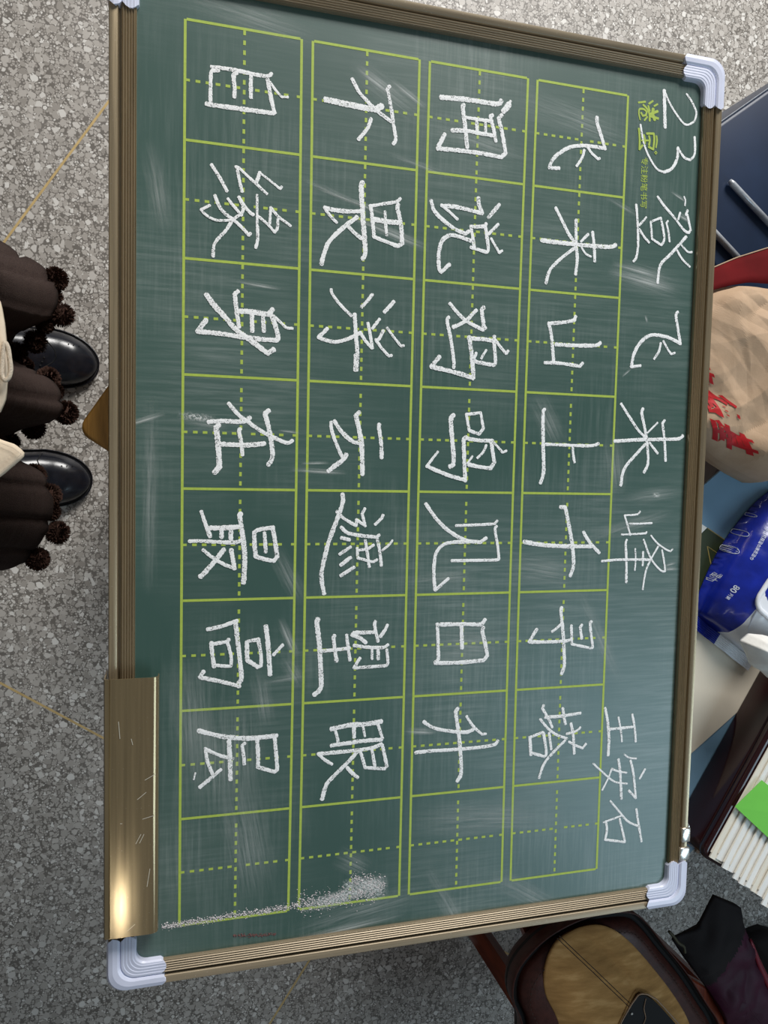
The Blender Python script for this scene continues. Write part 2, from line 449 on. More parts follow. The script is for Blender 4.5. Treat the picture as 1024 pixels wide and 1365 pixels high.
# steel clips on the far rail by the lower corner
for y0_, y1_, w_ in ((-0.7640, -0.7800, 0.0105), (-0.7860, -0.8005, 0.0120)):
    V, F = box((X1 - w_ / 2 + 0.0022, (y0_ + y1_) / 2, ZB - 0.012), w_, abs(y1_ - y0_), 0.0185)
    o = mesh('steel_clip', V, F, MT['steel'], bd); bevel(o, 0.0012, 2)
mesh('clip_spring', *tube([(X1 + .0035, -0.760, ZB - .004), (X1 + .006, -0.766, ZB - .002), (X1 + .006, -0.778, ZB - .002), (X1 + .003, -0.783, ZB - .004)], 0.0007, 6), MT['steel'], bd)
# chalk holder: folded aluminium channel over the near rail
hp = [(-0.0640, -0.012), (-0.0640, 0.0165), (-0.0630, 0.0182), (-0.0600, 0.0186), (-0.0594, 0.0178), (-0.0588, 0.0186), (-0.0260, 0.0190), (-0.0235, 0.0187), (-0.0212, 0.0178), (-0.0196, 0.0164), (-0.0187, 0.0145), (-0.0184, 0.0120), (-0.0186, 0.0070)]
inner = [(x + (0.0011 if x < -0.04 else -0.0011 if x > -0.0215 else 0), z - 0.0012) for x, z in hp[::-1]]
ring = hp + inner; n = len(ring)
ya, yb = (-0.0568,-0.5631,0.7660)[1], (-0.0566,-0.7928,0.7660)[1]
V = [(x, y, ZB + z) for y in (ya, yb) for x, z in ring]
F = [(i, (i + 1) % n, n + (i + 1) % n, n + i) for i in range(n)]
F += [(i, i + 1, n - 2 - i, n - 1 - i) for i in range(len(hp) - 1)] + [(n + n - 1 - i, n + n - 2 - i, n + i + 1, n + i) for i in range(len(hp) - 1)]
hd = mesh('chalk_holder', V, F, MT['holder'], bd)
for p_ in hd.data.polygons: p_.use_smooth = True
bm = bmesh.new(); bm.from_mesh(hd.data); bmesh.ops.recalc_face_normals(bm, faces=bm.faces); bm.to_mesh(hd.data); bm.free()
hd.data.set_sharp_from_angle(angle=math.radians(35))
tag(hd, label='gold brown aluminium chalk holder over the near rail')
SCR = N('pale_scratch').set((0.62, 0.58, 0.48), 0.6, 0.3)
# printed grid: four strips of eight squares
def ribbon(p, q, w, z):
    p, q = Vector(p), Vector(q); d = (q - p).normalized(); s = Vector((-d.y, d.x, 0)) * (w / 2)
    return [(p.x + s.x, p.y + s.y, z), (p.x - s.x, p.y - s.y, z), (q.x - s.x, q.y - s.y, z), (q.x + s.x, q.y + s.y, z)], [(0, 1, 2, 3)]
SW, SG = 0.100, 0.01008
bow = {(0, 0): 0.0, (0, 1): 0.0013, (1, 0): 0.0011, (1, 1): -0.0002, (2, 0): -0.0006, (2, 1): -0.0015, (3, 0): -0.0015, (3, 1): -0.0006}
for s_ in range(4):
    root_x = s_ * (SW + SG); parts = []; dash = []
    xl = lambda y, e: root_x + e * SW + bow[(s_, e)] * (1 - ((-y - 0.4) / 0.4) ** 2)
    zl = ZB + 0.00015
    for e in (0, 1):
        for k in range(16):
            ya_, yb_ = -0.05 * k, -0.05 * (k + 1)
            parts.append(ribbon((xl(ya_, e), ya_, 0), (xl(yb_, e), yb_, 0), 0.0023, zl))
    for k in range(9):
        y = -0.1 * k; parts.append(ribbon((xl(y, 0) + 0.00113, y, 0), (xl(y, 1) - 0.00113, y, 0), 0.0023, zl))
    for k in range(8):
        y = -0.1 * k - 0.05; a_, b_ = xl(y, 0), xl(y, 1)
        x = a_ + 0.00116; dash.append(ribbon((x, y, 0), (x + 0.003, y, 0), 0.0022, zl)); x += 0.0079
        while x < b_ - 0.0085:
            if abs(x + 0.0018 - (a_ + b_) / 2) > 0.0032: dash.append(ribbon((x - 0.0002, y, 0), (x + 0.0038, y, 0), 0.0023, zl))
            x += 0.00845
        dash.append(ribbon((b_ - 0.004, y, 0), (b_ - 0.00116, y, 0), 0.0023, zl))
    y = -0.0012
    while y > -0.799:
        xm = (xl(y, 0) + xl(y, 1)) / 2
        if (-y) % 0.1 < 0.0946 and (-y) % 0.1 > 0.0011: dash.append(ribbon((xm, y, 0), (xm, y - 0.0039, 0), 0.0023, zl))
        y -= 0.00833
    mesh('printed_squares', *merge(parts), MT['lines'], surf)
    mesh('printed_dashed_lines', *merge(dash), MT['lines'], surf)

# hand-drawn strokes (tenths of a millimetre on the board)
def stroke_mesh(spec, z, jit=0.15, lift=0.00012, wf=1.10):
    parts = []; zz = z
    for st in spec.split('|'):
        w, pts = st.split(':'); w = int(w) / 1e4 * wf
        P = [Vector((int(a) / 1e4, int(b) / 1e4)) for a, b in (t.split(',') for t in pts.split())]
        # split at sharp corners
        runs = [[P[0]]]
        for i in range(1, len(P)):
            runs[-1].append(P[i])
            if i < len(P) - 1:
                a, b = (P[i] - P[i - 1]), (P[i + 1] - P[i])
                if a.length > 0 and b.length > 0 and a.angle(b) > 0.75: runs.append([P[i]])
        for r in runs:
            if len(r) < 2: continue
            Q = catmull(r, 5) if len(r) > 2 else [r[0].lerp(r[1], k / 5) for k in range(6)]
            if jit > 0.05: Q = resample(Q, max(6, int(sum((Q[i + 1] - Q[i]).length for i in range(len(Q) - 1)) / 0.0009)), False)
            n = len(Q); V, F = [], []
            tot = sum((Q[i + 1] - Q[i]).length for i in range(n - 1)); acc = 0
            S = []
            d0 = (Q[1] - Q[0]).normalized(); d1 = (Q[-1] - Q[-2]).normalized()
            for k in (0.75, 0.6, 0.3): S.append((Q[0] - d0 * (w / 2 * k), d0, max(0.15, math.sqrt(1 - k * k / 0.57))))
            for i, q in enumerate(Q):
                d = (Q[min(i + 1, n - 1)] - Q[max(i - 1, 0)]).normalized(); S.append((q, d, 0.90 + 0.16 * noise.noise(Vector((q.x * 90, q.y * 90, 4)))+ 0.06))
            for k in (0.3, 0.6, 0.75): S.append((Q[-1] + d1 * (w / 2 * k), d1, max(0.15, math.sqrt(1 - k * k / 0.57))))
            for q, d, f in S:
                s = Vector((-d.y, d.x)); hw = w / 2 * f
                a = q + s * hw * (1 + random.uniform(-jit, jit)); b = q - s * hw * (1 + random.uniform(-jit, jit))
                V += [(a.x, a.y, zz), (q.x, q.y, zz + lift * f), (b.x, b.y, zz)]
            for i in range(len(S) - 1):
                k = 3 * i; F += [(k, k + 1, k + 4, k + 3), (k + 1, k + 2, k + 5, k + 4)]
            parts.append((V, F)); zz += 0.00001
    return merge(parts)
STROKES = """自;31:221,-361 398,-357 683,-368 736,-337|29:282,-384 235,-391 217,-426 215,-675|37:182,-675 224,-678 458,-677 745,-673 764,-666|35:703,-393 734,-534 764,-657|33:436,-374 410,-410 419,-506 417,-585|31:559,-387 558,-467 561,-569|22:727,-413 781,-480 830,-524 884,-517
缘;29:228,-1183 304,-1290 362,-1391|24:435,-1176 464,-1182 584,-1276 711,-1375|26:449,-1188 465,-1271 494,-1381|28:646,-1197 618,-1286|20:646,-1202 743,-1261 827,-1318 842,-1298|20:624,-1394 628,-1670|26:632,-1669 634,-1774 618,-1853|24:636,-1578 680,-1607 739,-1654 784,-1702 808,-1661 811,-1584|24:747,-1490 739,-1630|24:747,-1490 816,-1564 886,-1605 925,-1631|28:259,-1441 306,-1543 373,-1602 416,-1626 498,-1693 556,-1749 570,-1733|26:372,-1456 420,-1512 492,-1584|29:466,-1431 505,-1493 554,-1545 593,-1569|26:501,-1517 496,-1560 416,-1635 351,-1736 262,-1849 249,-1964|22:217,-1530 143,-1575 195,-1621 279,-1650 411,-1636
身;35:467,-2246 439,-2273 455,-2406 480,-2558|43:488,-2418 604,-2419 732,-2429 775,-2382|35:590,-2434 597,-2588|33:688,-2441 699,-2582|39:761,-2422 802,-2526 828,-2622 813,-2652 656,-2652 510,-2643 318,-2627 120,-2621 194,-2516|26:786,-2439 851,-2493 901,-2534 956,-2537|43:193,-2297 269,-2391 365,-2489 461,-2588 568,-2658 736,-2774 790,-2737
在;39:753,-3283 719,-3314 755,-3446 787,-3614 788,-3714 754,-3774|33:396,-3235 479,-3329 557,-3384 666,-3459 776,-3515 916,-3570 972,-3549|37:221,-3407 326,-3393 519,-3391 586,-3354|45:312,-3432 288,-3453 308,-3608 320,-3803 277,-3853|33:500,-3455 490,-3485 511,-3582 522,-3690|39:327,-3598 501,-3602 638,-3595 717,-3581
最;37:653,-4610 642,-4519 635,-4389 679,-4364 809,-4344|35:804,-4359 831,-4500 848,-4612 818,-4652 733,-4636 653,-4610|31:729,-4394 736,-4479 742,-4570|41:515,-4219 505,-4249 532,-4418 554,-4619 545,-4850|33:167,-4201 201,-4309 245,-4427|41:245,-4348 365,-4348 501,-4338|37:346,-4358 345,-4433|37:426,-4363 429,-4448|31:64,-4468 174,-4466 444,-4480 522,-4458|31:184,-4545 310,-4646 466,-4718|41:367,-4542 281,-4655 214,-4734 162,-4787|39:430,-4547 446,-4617 461,-4718
高;29:825,-5527 910,-5436|41:751,-5255 773,-5409 797,-5709|37:582,-5391 586,-5565 675,-5625|29:577,-5391 692,-5375|31:682,-5370 709,-5509 713,-5622 675,-5635|33:228,-5266 354,-5241 491,-5195|39:477,-5215 503,-5418 537,-5725 517,-5755 513,-5806|33:513,-5801 379,-5758 164,-5700 198,-5647|35:263,-5388 274,-5509 290,-5611|31:288,-5401 405,-5384 419,-5364|29:405,-5384 440,-5517 441,-5603 417,-5612 299,-5596
层;39:158,-6191 246,-6223 384,-6264 543,-6291 683,-6297 866,-6290|33:846,-6299 864,-6457 876,-6616 851,-6634 707,-6580|35:684,-6307 695,-6443 697,-6579|31:573,-6340 549,-6364 563,-6443 571,-6537|39:429,-6308 440,-6474 447,-6671|31:465,-6476 346,-6435 218,-6364|28:218,-6359 238,-6478 284,-6605|33:357,-6570 289,-6626 172,-6718|14:132,-6581 118,-6641
不;31:1819,-283 1798,-311 1833,-457 1864,-620 1888,-745 1865,-792|49:1223,-488 1379,-498 1636,-510 1698,-501 1750,-469|33:1466,-273 1530,-375 1604,-442 1699,-516 1837,-594|31:1648,-596 1619,-683 1534,-797
畏;41:1585,-1173 1570,-1204 1585,-1409 1605,-1625 1620,-1802 1595,-1859|28:1945,-1275 1909,-1309 1782,-1343 1662,-1376|33:1662,-1371 1681,-1488 1700,-1650 1822,-1683 1930,-1712 1982,-1677|37:1925,-1332 1921,-1372 1957,-1509 1972,-1678|41:1691,-1492 1818,-1498 1935,-1496|26:1800,-1411 1807,-1504 1821,-1623|35:1575,-1430 1461,-1447 1318,-1448 1232,-1438|26:1232,-1438 1278,-1497 1346,-1558|37:1535,-1489 1423,-1584 1302,-1705 1253,-1788 1210,-1944|33:1459,-1585 1517,-1634 1580,-1677
浮;26:1306,-2161 1317,-2200 1396,-2293 1501,-2385|29:1696,-2175 1645,-2244 1594,-2298|33:1905,-2224 1858,-2278 1816,-2327|35:1532,-2368 1547,-2552 1566,-2722|49:1558,-2743 1553,-2875|33:1277,-2516 1196,-2601 1279,-2625 1371,-2629 1485,-2592 1588,-2534|29:1588,-2529 1642,-2607 1707,-2668|29:1660,-2439 1683,-2543 1707,-2668|29:1770,-2396 1703,-2486|29:1810,-2499 1769,-2578 1737,-2590|26:1737,-2590 1803,-2667 1869,-2730 1895,-2723|24:1846,-2471 1918,-2558 1985,-2630 2012,-2624
云;41:1593,-3266 1562,-3303 1603,-3455 1627,-3608 1637,-3844|35:1792,-3371 1788,-3397 1813,-3551 1821,-3685|35:1359,-3356 1418,-3440 1493,-3509 1557,-3548 1610,-3541|31:1329,-3367 1335,-3443 1390,-3584 1439,-3684|41:1480,-3663 1445,-3715 1362,-3778 1311,-3819
遮;37:1448,-4033 1454,-4105 1405,-4260 1325,-4486 1277,-4692 1263,-4816 1292,-4967|29:1398,-4193 1468,-4260 1586,-4327 1590,-4270|26:1590,-4270 1676,-4332 1642,-4217 1668,-4165|29:1847,-4227 1831,-4258 1773,-4316|31:1443,-4342 1502,-4394 1620,-4420 1792,-4436 1813,-4416|28:1792,-4436 1822,-4573 1842,-4710|22:1945,-4469 1913,-4511 1849,-4563|29:1679,-4467 1698,-4572 1723,-4719|24:1761,-4510 1708,-4546 1612,-4561|26:1601,-4540 1608,-4634 1689,-4656 1754,-4672 1797,-4652|33:1445,-4440 1525,-4461|29:1537,-4529 1432,-4596|33:1539,-4628 1445,-4699|33:1573,-4722 1447,-4798
望;43:1239,-5205 1229,-5251 1253,-5429 1268,-5639 1277,-5850 1215,-5925|33:1400,-5367 1390,-5403 1420,-5594 1426,-5615|29:1516,-5366 1529,-5462 1553,-5611|33:1281,-5509 1418,-5504 1546,-5494|35:1706,-5448 1640,-5397 1565,-5368 1586,-5348 1791,-5350|28:1794,-5244 1790,-5292 1826,-5442|31:1915,-5285 1889,-5338 1847,-5395|31:1588,-5469 1707,-5490 1871,-5503 1925,-5478|24:1767,-5493 1770,-5610|31:1828,-5528 1832,-5613|29:1915,-5526 1929,-5650 1908,-5681 1755,-5684 1593,-5687 1650,-5594
眼;43:1385,-6266 1561,-6241 1724,-6242 1877,-6226|28:1422,-6274 1451,-6383 1446,-6415|37:1388,-6426 1564,-6413 1727,-6404 1886,-6406|29:1844,-6251 1892,-6395|33:1604,-6244 1609,-6363|24:1697,-6267 1715,-6360|35:1882,-6449 1773,-6483 1512,-6495 1262,-6496|28:1267,-6502 1321,-6554 1397,-6609|31:1893,-6460 1943,-6672 1921,-6697 1722,-6669|31:1675,-6508 1722,-6663|28:1789,-6496 1821,-6661|37:1642,-6505 1589,-6566 1515,-6635 1410,-6733 1347,-6802 1307,-6943|33:1548,-6654 1592,-6706 1653,-6760
闻;43:2318,-309 2471,-297 2659,-289 2885,-287 2929,-250|26:3026,-241 3010,-269|55:3010,-274 2955,-343|37:2939,-381 2906,-417 2945,-539 2992,-728 2947,-775 2742,-765 2485,-768 2298,-777 2365,-638|39:2550,-346 2539,-372 2567,-540 2595,-728|31:2575,-456 2698,-456 2822,-454|35:2436,-593 2590,-577 2736,-583 2872,-585|33:2843,-395 2821,-413 2859,-530 2885,-634|31:2682,-473 2691,-574|26:2772,-476 2779,-577
说;33:2942,-1220 2832,-1356|35:2248,-1261 2284,-1354 2396,-1443 2509,-1503 2600,-1530 2638,-1505|35:2724,-1182 2731,-1243 2768,-1322 2615,-1302 2481,-1291 2353,-1295|26:2353,-1295 2438,-1347 2517,-1405|28:2937,-1407 2837,-1511|33:2811,-1415 2778,-1444 2654,-1457 2679,-1558 2693,-1639|31:2806,-1452 2841,-1646 2826,-1683 2660,-1653|35:2658,-1591 2545,-1566 2444,-1561 2368,-1620 2338,-1735 2342,-1867 2366,-1912 2447,-1832|24:2867,-1549 2909,-1608 2957,-1676 2986,-1653
鸡;37:2814,-2207 2792,-2230 2821,-2406|33:2463,-2198 2556,-2289 2648,-2356 2810,-2423 2838,-2400|35:2735,-2240 2647,-2335 2581,-2381 2503,-2418|33:2456,-2328 2440,-2365 2485,-2544 2519,-2740 2520,-2803|39:2670,-2501 2697,-2635 2711,-2740 2728,-2887|35:2687,-2515 2813,-2512 2929,-2521 2933,-2478|35:2928,-2515 2953,-2715 2936,-2754 2832,-2744 2728,-2728|29:2946,-2514 3000,-2574 3061,-2635 3083,-2607|26:2748,-2648 2727,-2707|24:2851,-2615 2802,-2698|41:2722,-2892 2607,-2861 2437,-2829 2291,-2806 2372,-2707
鸣;41:2534,-3255 2507,-3298 2524,-3477 2546,-3668 2543,-3737 2509,-3753|28:2664,-3239 2698,-3397 2803,-3431 2847,-3371 2813,-3222 2664,-3244|37:2671,-3462 2643,-3484 2655,-3665 2673,-3889|35:2660,-3473 2799,-3490 2950,-3491|37:2932,-3497 2974,-3700 2936,-3761 2807,-3747 2703,-3728|22:2962,-3507 3059,-3601 3100,-3584|20:2740,-3647 2691,-3718|26:2881,-3536 2849,-3607 2793,-3662|35:2673,-3879 2523,-3844 2386,-3798 2273,-3753|24:2273,-3753 2381,-3613
见;33:2273,-4116 2383,-4259 2500,-4366 2675,-4464 2850,-4492 2913,-4449|26:2590,-4327 2786,-4320 2996,-4310 3025,-4279|28:3021,-4334 3004,-4367 3039,-4531 3055,-4652 3032,-4669 2797,-4671 2555,-4672|31:2745,-4486 2561,-4490 2459,-4517 2393,-4591 2374,-4709 2377,-4839 2392,-4958 2525,-4847
日;33:2424,-5292 2434,-5423 2446,-5642 2412,-5674|37:2459,-5299 2677,-5303 2888,-5314 2928,-5266|37:2678,-5323 2691,-5544|37:2913,-5343 2902,-5386 2943,-5532 2964,-5633 2924,-5676 2689,-5687 2412,-5679
升;37:2664,-6150 2641,-6182 2676,-6374 2707,-6600 2719,-6815 2680,-6890|33:2310,-6259 2414,-6327 2577,-6372 2765,-6397 2853,-6364|26:2760,-6235 2834,-6341 2932,-6432 2974,-6430|33:2233,-6562 2409,-6559 2700,-6566 2936,-6562 3067,-6550 3108,-6513
飞;33:3961,-258 3969,-321 4025,-452 4066,-553|33:4066,-547 3857,-548 3688,-581 3559,-661 3490,-732 3458,-810 3565,-802|26:3857,-548 3921,-614 3991,-659 4009,-651|26:3834,-593 3813,-670 3756,-757
来;31:3544,-1185 3621,-1305 3699,-1425 3763,-1493|31:3772,-1278 3782,-1502 3801,-1662 3788,-1808|26:3913,-1403 3836,-1481|31:3961,-1377 3985,-1515 3998,-1660|39:3402,-1513 3642,-1516 3948,-1513 4172,-1502 4228,-1475|20:3844,-1539 3890,-1594 3953,-1620|31:3771,-1551 3636,-1655 3508,-1785 3466,-1922
山;33:3806,-2220 3795,-2259 3674,-2290 3511,-2312 3546,-2428 3580,-2675|35:3598,-2512 3806,-2509 4041,-2494 4097,-2463|31:3484,-2700 3629,-2694 3876,-2713 3906,-2679
上;35:3502,-3162 3485,-3196 3497,-3502 3514,-3776 3482,-3898|29:3516,-3507 3786,-3510 4036,-3508 4123,-3483|28:3830,-3525 3839,-3603 3855,-3680
千;37:3715,-4138 3771,-4138 3822,-4334 3868,-4537 3889,-4730 3856,-4843|39:3325,-4489 3496,-4518 3743,-4536 4084,-4541|33:3988,-4391 4069,-4504 4182,-4608
寻;35:3776,-5172 3765,-5206 3799,-5435 3821,-5666 3826,-5781 3797,-5860|28:3890,-5359 3905,-5554 4117,-5604 4149,-5594 4107,-5355 4125,-5327|31:4011,-5357 3993,-5385 4017,-5501|33:3890,-5502 3834,-5517 3596,-5519 3417,-5511 3499,-5384|28:3776,-5338 3716,-5387 3673,-5414
塔;28:3606,-6179 3595,-6213 3667,-6321 3715,-6417|31:3629,-6307 3830,-6304 4034,-6288|28:3827,-6222 3843,-6310 3866,-6393|26:3574,-6321 3672,-6432 3775,-6503 3891,-6547|29:3929,-6392 3961,-6528 3981,-6717|24:4040,-6441 3991,-6478 3883,-6499|24:3912,-6583 3997,-6631 4076,-6666 4113,-6622|28:3867,-6568 3744,-6675 3636,-6794 3585,-6940|26:3680,-6473 3712,-6649|33:3463,-6502 3482,-6688|29:3463,-6502 3610,-6462|29:3617,-6468 3657,-6679 3633,-6718 3481,-6665
2;20:4981,115 5048,46 5106,-51 5090,-141 5018,-186 4955,-177 4855,-86 4777,7 4720,103|33:4715,111 4729,-69 4744,-250
3;24:5099,-299 5110,-403 5104,-484 5059,-534 4984,-517 4905,-430|30:4905,-434 4901,-545 4843,-649 4752,-695|20:4752,-695 4667,-671 4569,-561 4501,-431 4457,-263
登;25:4692,-948 4780,-1035 4912,-1145 5023,-1249 5083,-1270 5103,-1241 5057,-1094 5036,-1087 5055,-1045|22:4966,-1077 4949,-1146|16:5005,-912 5023,-946 5020,-1000|28:5053,-1313 4968,-1407 4868,-1515 4758,-1632 4736,-1812|20:5000,-1404 5078,-1464 5131,-1463|22:4950,-1462 5018,-1546 5113,-1614|22:4824,-1177 4809,-1200 4834,-1278 4856,-1382|24:4622,-1211 4646,-1376 4758,-1427 4791,-1353 4739,-1155 4622,-1207|25:4445,-1055 4460,-1158 4476,-1288 4485,-1463 4470,-1579 4441,-1621|22:4568,-1168 4490,-1256|24:4492,-1295 4547,-1360 4612,-1415
飞;30:4994,-2089 4974,-2131 5009,-2283 5043,-2417|33:5043,-2412 4907,-2362 4779,-2344 4674,-2351 4573,-2420 4496,-2541 4467,-2686|27:4467,-2686 4575,-2667|24:4804,-2423 4787,-2506 4733,-2590|22:4834,-2399 4892,-2481 4937,-2528 4979,-2512
来;27:4366,-3068 4471,-3199 4581,-3331 4669,-3401|30:4628,-3107 4615,-3157 4665,-3337 4700,-3501 4714,-3674 4671,-3767|19:4809,-3245 4693,-3355|28:4893,-3219 4868,-3248 4904,-3440 4925,-3642|35:4307,-3453 4586,-3431 4850,-3418 5064,-3407 5122,-3373|25:4724,-3459 4825,-3566|30:4672,-3474 4562,-3587 4434,-3735 4401,-3909
峰;19:4644,-4177 4608,-4209 4462,-4219 4510,-4343 4540,-4426|19:4524,-4306 4645,-4306 4793,-4299|19:4435,-4420 4597,-4415 4724,-4408 4734,-4394|27:4500,-4477 4489,-4518 4505,-4685 4516,-4922|17:4605,-4570 4616,-4686 4611,-4798|22:4702,-4604 4704,-4748|25:4215,-4695 4400,-4684 4610,-4684 4781,-4688|19:4789,-4432 4868,-4511 4957,-4568 5035,-4602 5061,-4578|20:4931,-4587 4951,-4662 4972,-4756 4981,-4813 4926,-4803 4802,-4679 4701,-4473|20:4881,-4549 4802,-4679 4744,-4809 4716,-5005
王;29:4326,-6254 4360,-6393 4385,-6581 4384,-6768|21:4490,-6365 4524,-6504 4544,-6631|25:4657,-6345 4692,-6491 4713,-6644|27:4398,-6485 4551,-6484 4677,-6480
安;25:4843,-6959 4783,-7055|17:4579,-6772 4637,-6814 4730,-6832|25:4660,-6848 4702,-6997 4744,-7268 4654,-7176|29:4511,-6823 4539,-6970 4567,-7257|19:4432,-6916 4517,-6955 4617,-6977|21:4432,-6923 4395,-7020 4331,-7139|19:4208,-6841 4366,-6980 4481,-7065 4630,-7098
石;25:4757,-7390 4794,-7567 4839,-7758|21:4434,-7269 4552,-7401 4656,-7514 4780,-7578|19:4569,-7447 4361,-7495|27:4389,-7485 4407,-7575 4391,-7688 4632,-7741|23:4632,-7734 4556,-7477"""
for line in STROKES.split('\n'):
    ch, spec = line.split(';')
    o = mesh('chalk_character', *stroke_mesh(spec, ZB + 0.0003), MT['chalk'], surf)
    o['label'] = 'white chalk character ' + ch
LOGO = """logo;14:4425,-49 4501,-31|13:4545,-44 4589,-11|12:4606,-59 4645,-34|15:4480,-65 4521,-93 4552,-138 4562,-209|13:4537,-67 4557,-113|22:4596,-88 4593,-137 4619,-192|18:4558,-146 4649,-104|18:4559,-161 4658,-174|13:4531,-175 4501,-213|15:4442,-110 4487,-106 4523,-127 4513,-163 4479,-172 4458,-146|11:4434,-116 4433,-159 4450,-215|16:4534,-340 4614,-329 4623,-387 4616,-485 4563,-468|12:4647,-349 4655,-397 4647,-462|15:4561,-361 4571,-403 4565,-448|15:4500,-359 4514,-401 4516,-440|13:4480,-415 4571,-403|16:4440,-304 4454,-409 4456,-506 4488,-463|6:4646,-501 4661,-514 4647,-530 4634,-517 4646,-501"""
mesh('printed_maker_mark', *stroke_mesh(LOGO.split(';')[1], ZB + 0.00018, 0.02, 0.0, 1.5), MT['lines'], surf)

def text_mesh(s, size, bold=0.0, spacing=1.0):
    c = bpy.data.curves.new('t', 'FONT'); c.body = s; c.size = size; c.offset = bold; c.space_character = spacing
    c.resolution_u = 3
    o = bpy.data.objects.new('t', c); COL.objects.link(o)
    bpy.context.view_layer.update()
    m = o.to_mesh(); V = [v.co.copy() for v in m.vertices]; F = [tuple(p.vertices) for p in m.polygons]
    o.to_mesh_clear(); bpy.data.objects.remove(o); bpy.data.curves.remove(c)
    return V, F
def place_text(s, width, height, origin, ux, uy, zf, bold=0.0, sub=0, spacing=1.0):
    """text laid in the plane: ux, uy are the writing and up directions; origin is the lower left"""
    V, F = text_mesh(s, 1.0, bold, spacing)
    if not V: return [], []
    xs = [v.x for v in V]; ys = [v.y for v in V]
    bx, by, w, h = min(xs), min(ys), max(xs) - min(xs), max(ys) - min(ys)
    bm = bmesh.new(); bv = [bm.verts.new(((v.x - bx) / w, (v.y - by) / h, 0)) for v in V]
    for f in F:
        try: bm.faces.new([bv[i] for i in f])
        except ValueError: pass
    if sub:
        bmesh.ops.triangulate(bm, faces=bm.faces[:])
        for _ in range(sub):
            es = [e for e in bm.edges if e.calc_length() > 0.04]
            bmesh.ops.subdivide_edges(bm, edges=es, cuts=1); bmesh.ops.triangulate(bm, faces=bm.faces[:])
    bm.verts.index_update()
    O = Vector(origin); out = []
    for v in bm.verts:
        p = O + ux * (v.co.x * width) + uy * (v.co.y * height)
        out.append((p.x, p.y, zf(p.x, p.y)))
    fs = [tuple(v.index for v in f.verts) for f in bm.faces]; bm.free()
    return out, fs
# small printed slogan beside the maker's mark, reading down the photograph
t0 = Vector((0.4483,-0.0579,0.7475)); t1 = Vector((0.4494,-0.1080,0.7475)); tr = Vector((0.4582,-0.0574,0.7475))
ux = (t1 - t0); uy = (tr - t0); uy = uy * 0.80
V, F = place_text('专注粉笔书写', 1.0, 1.0, t0, ux, uy, lambda x, y: ZB + 0.0002, 0.004)
mesh('printed_slogan', V, F, MT['lines'], surf)

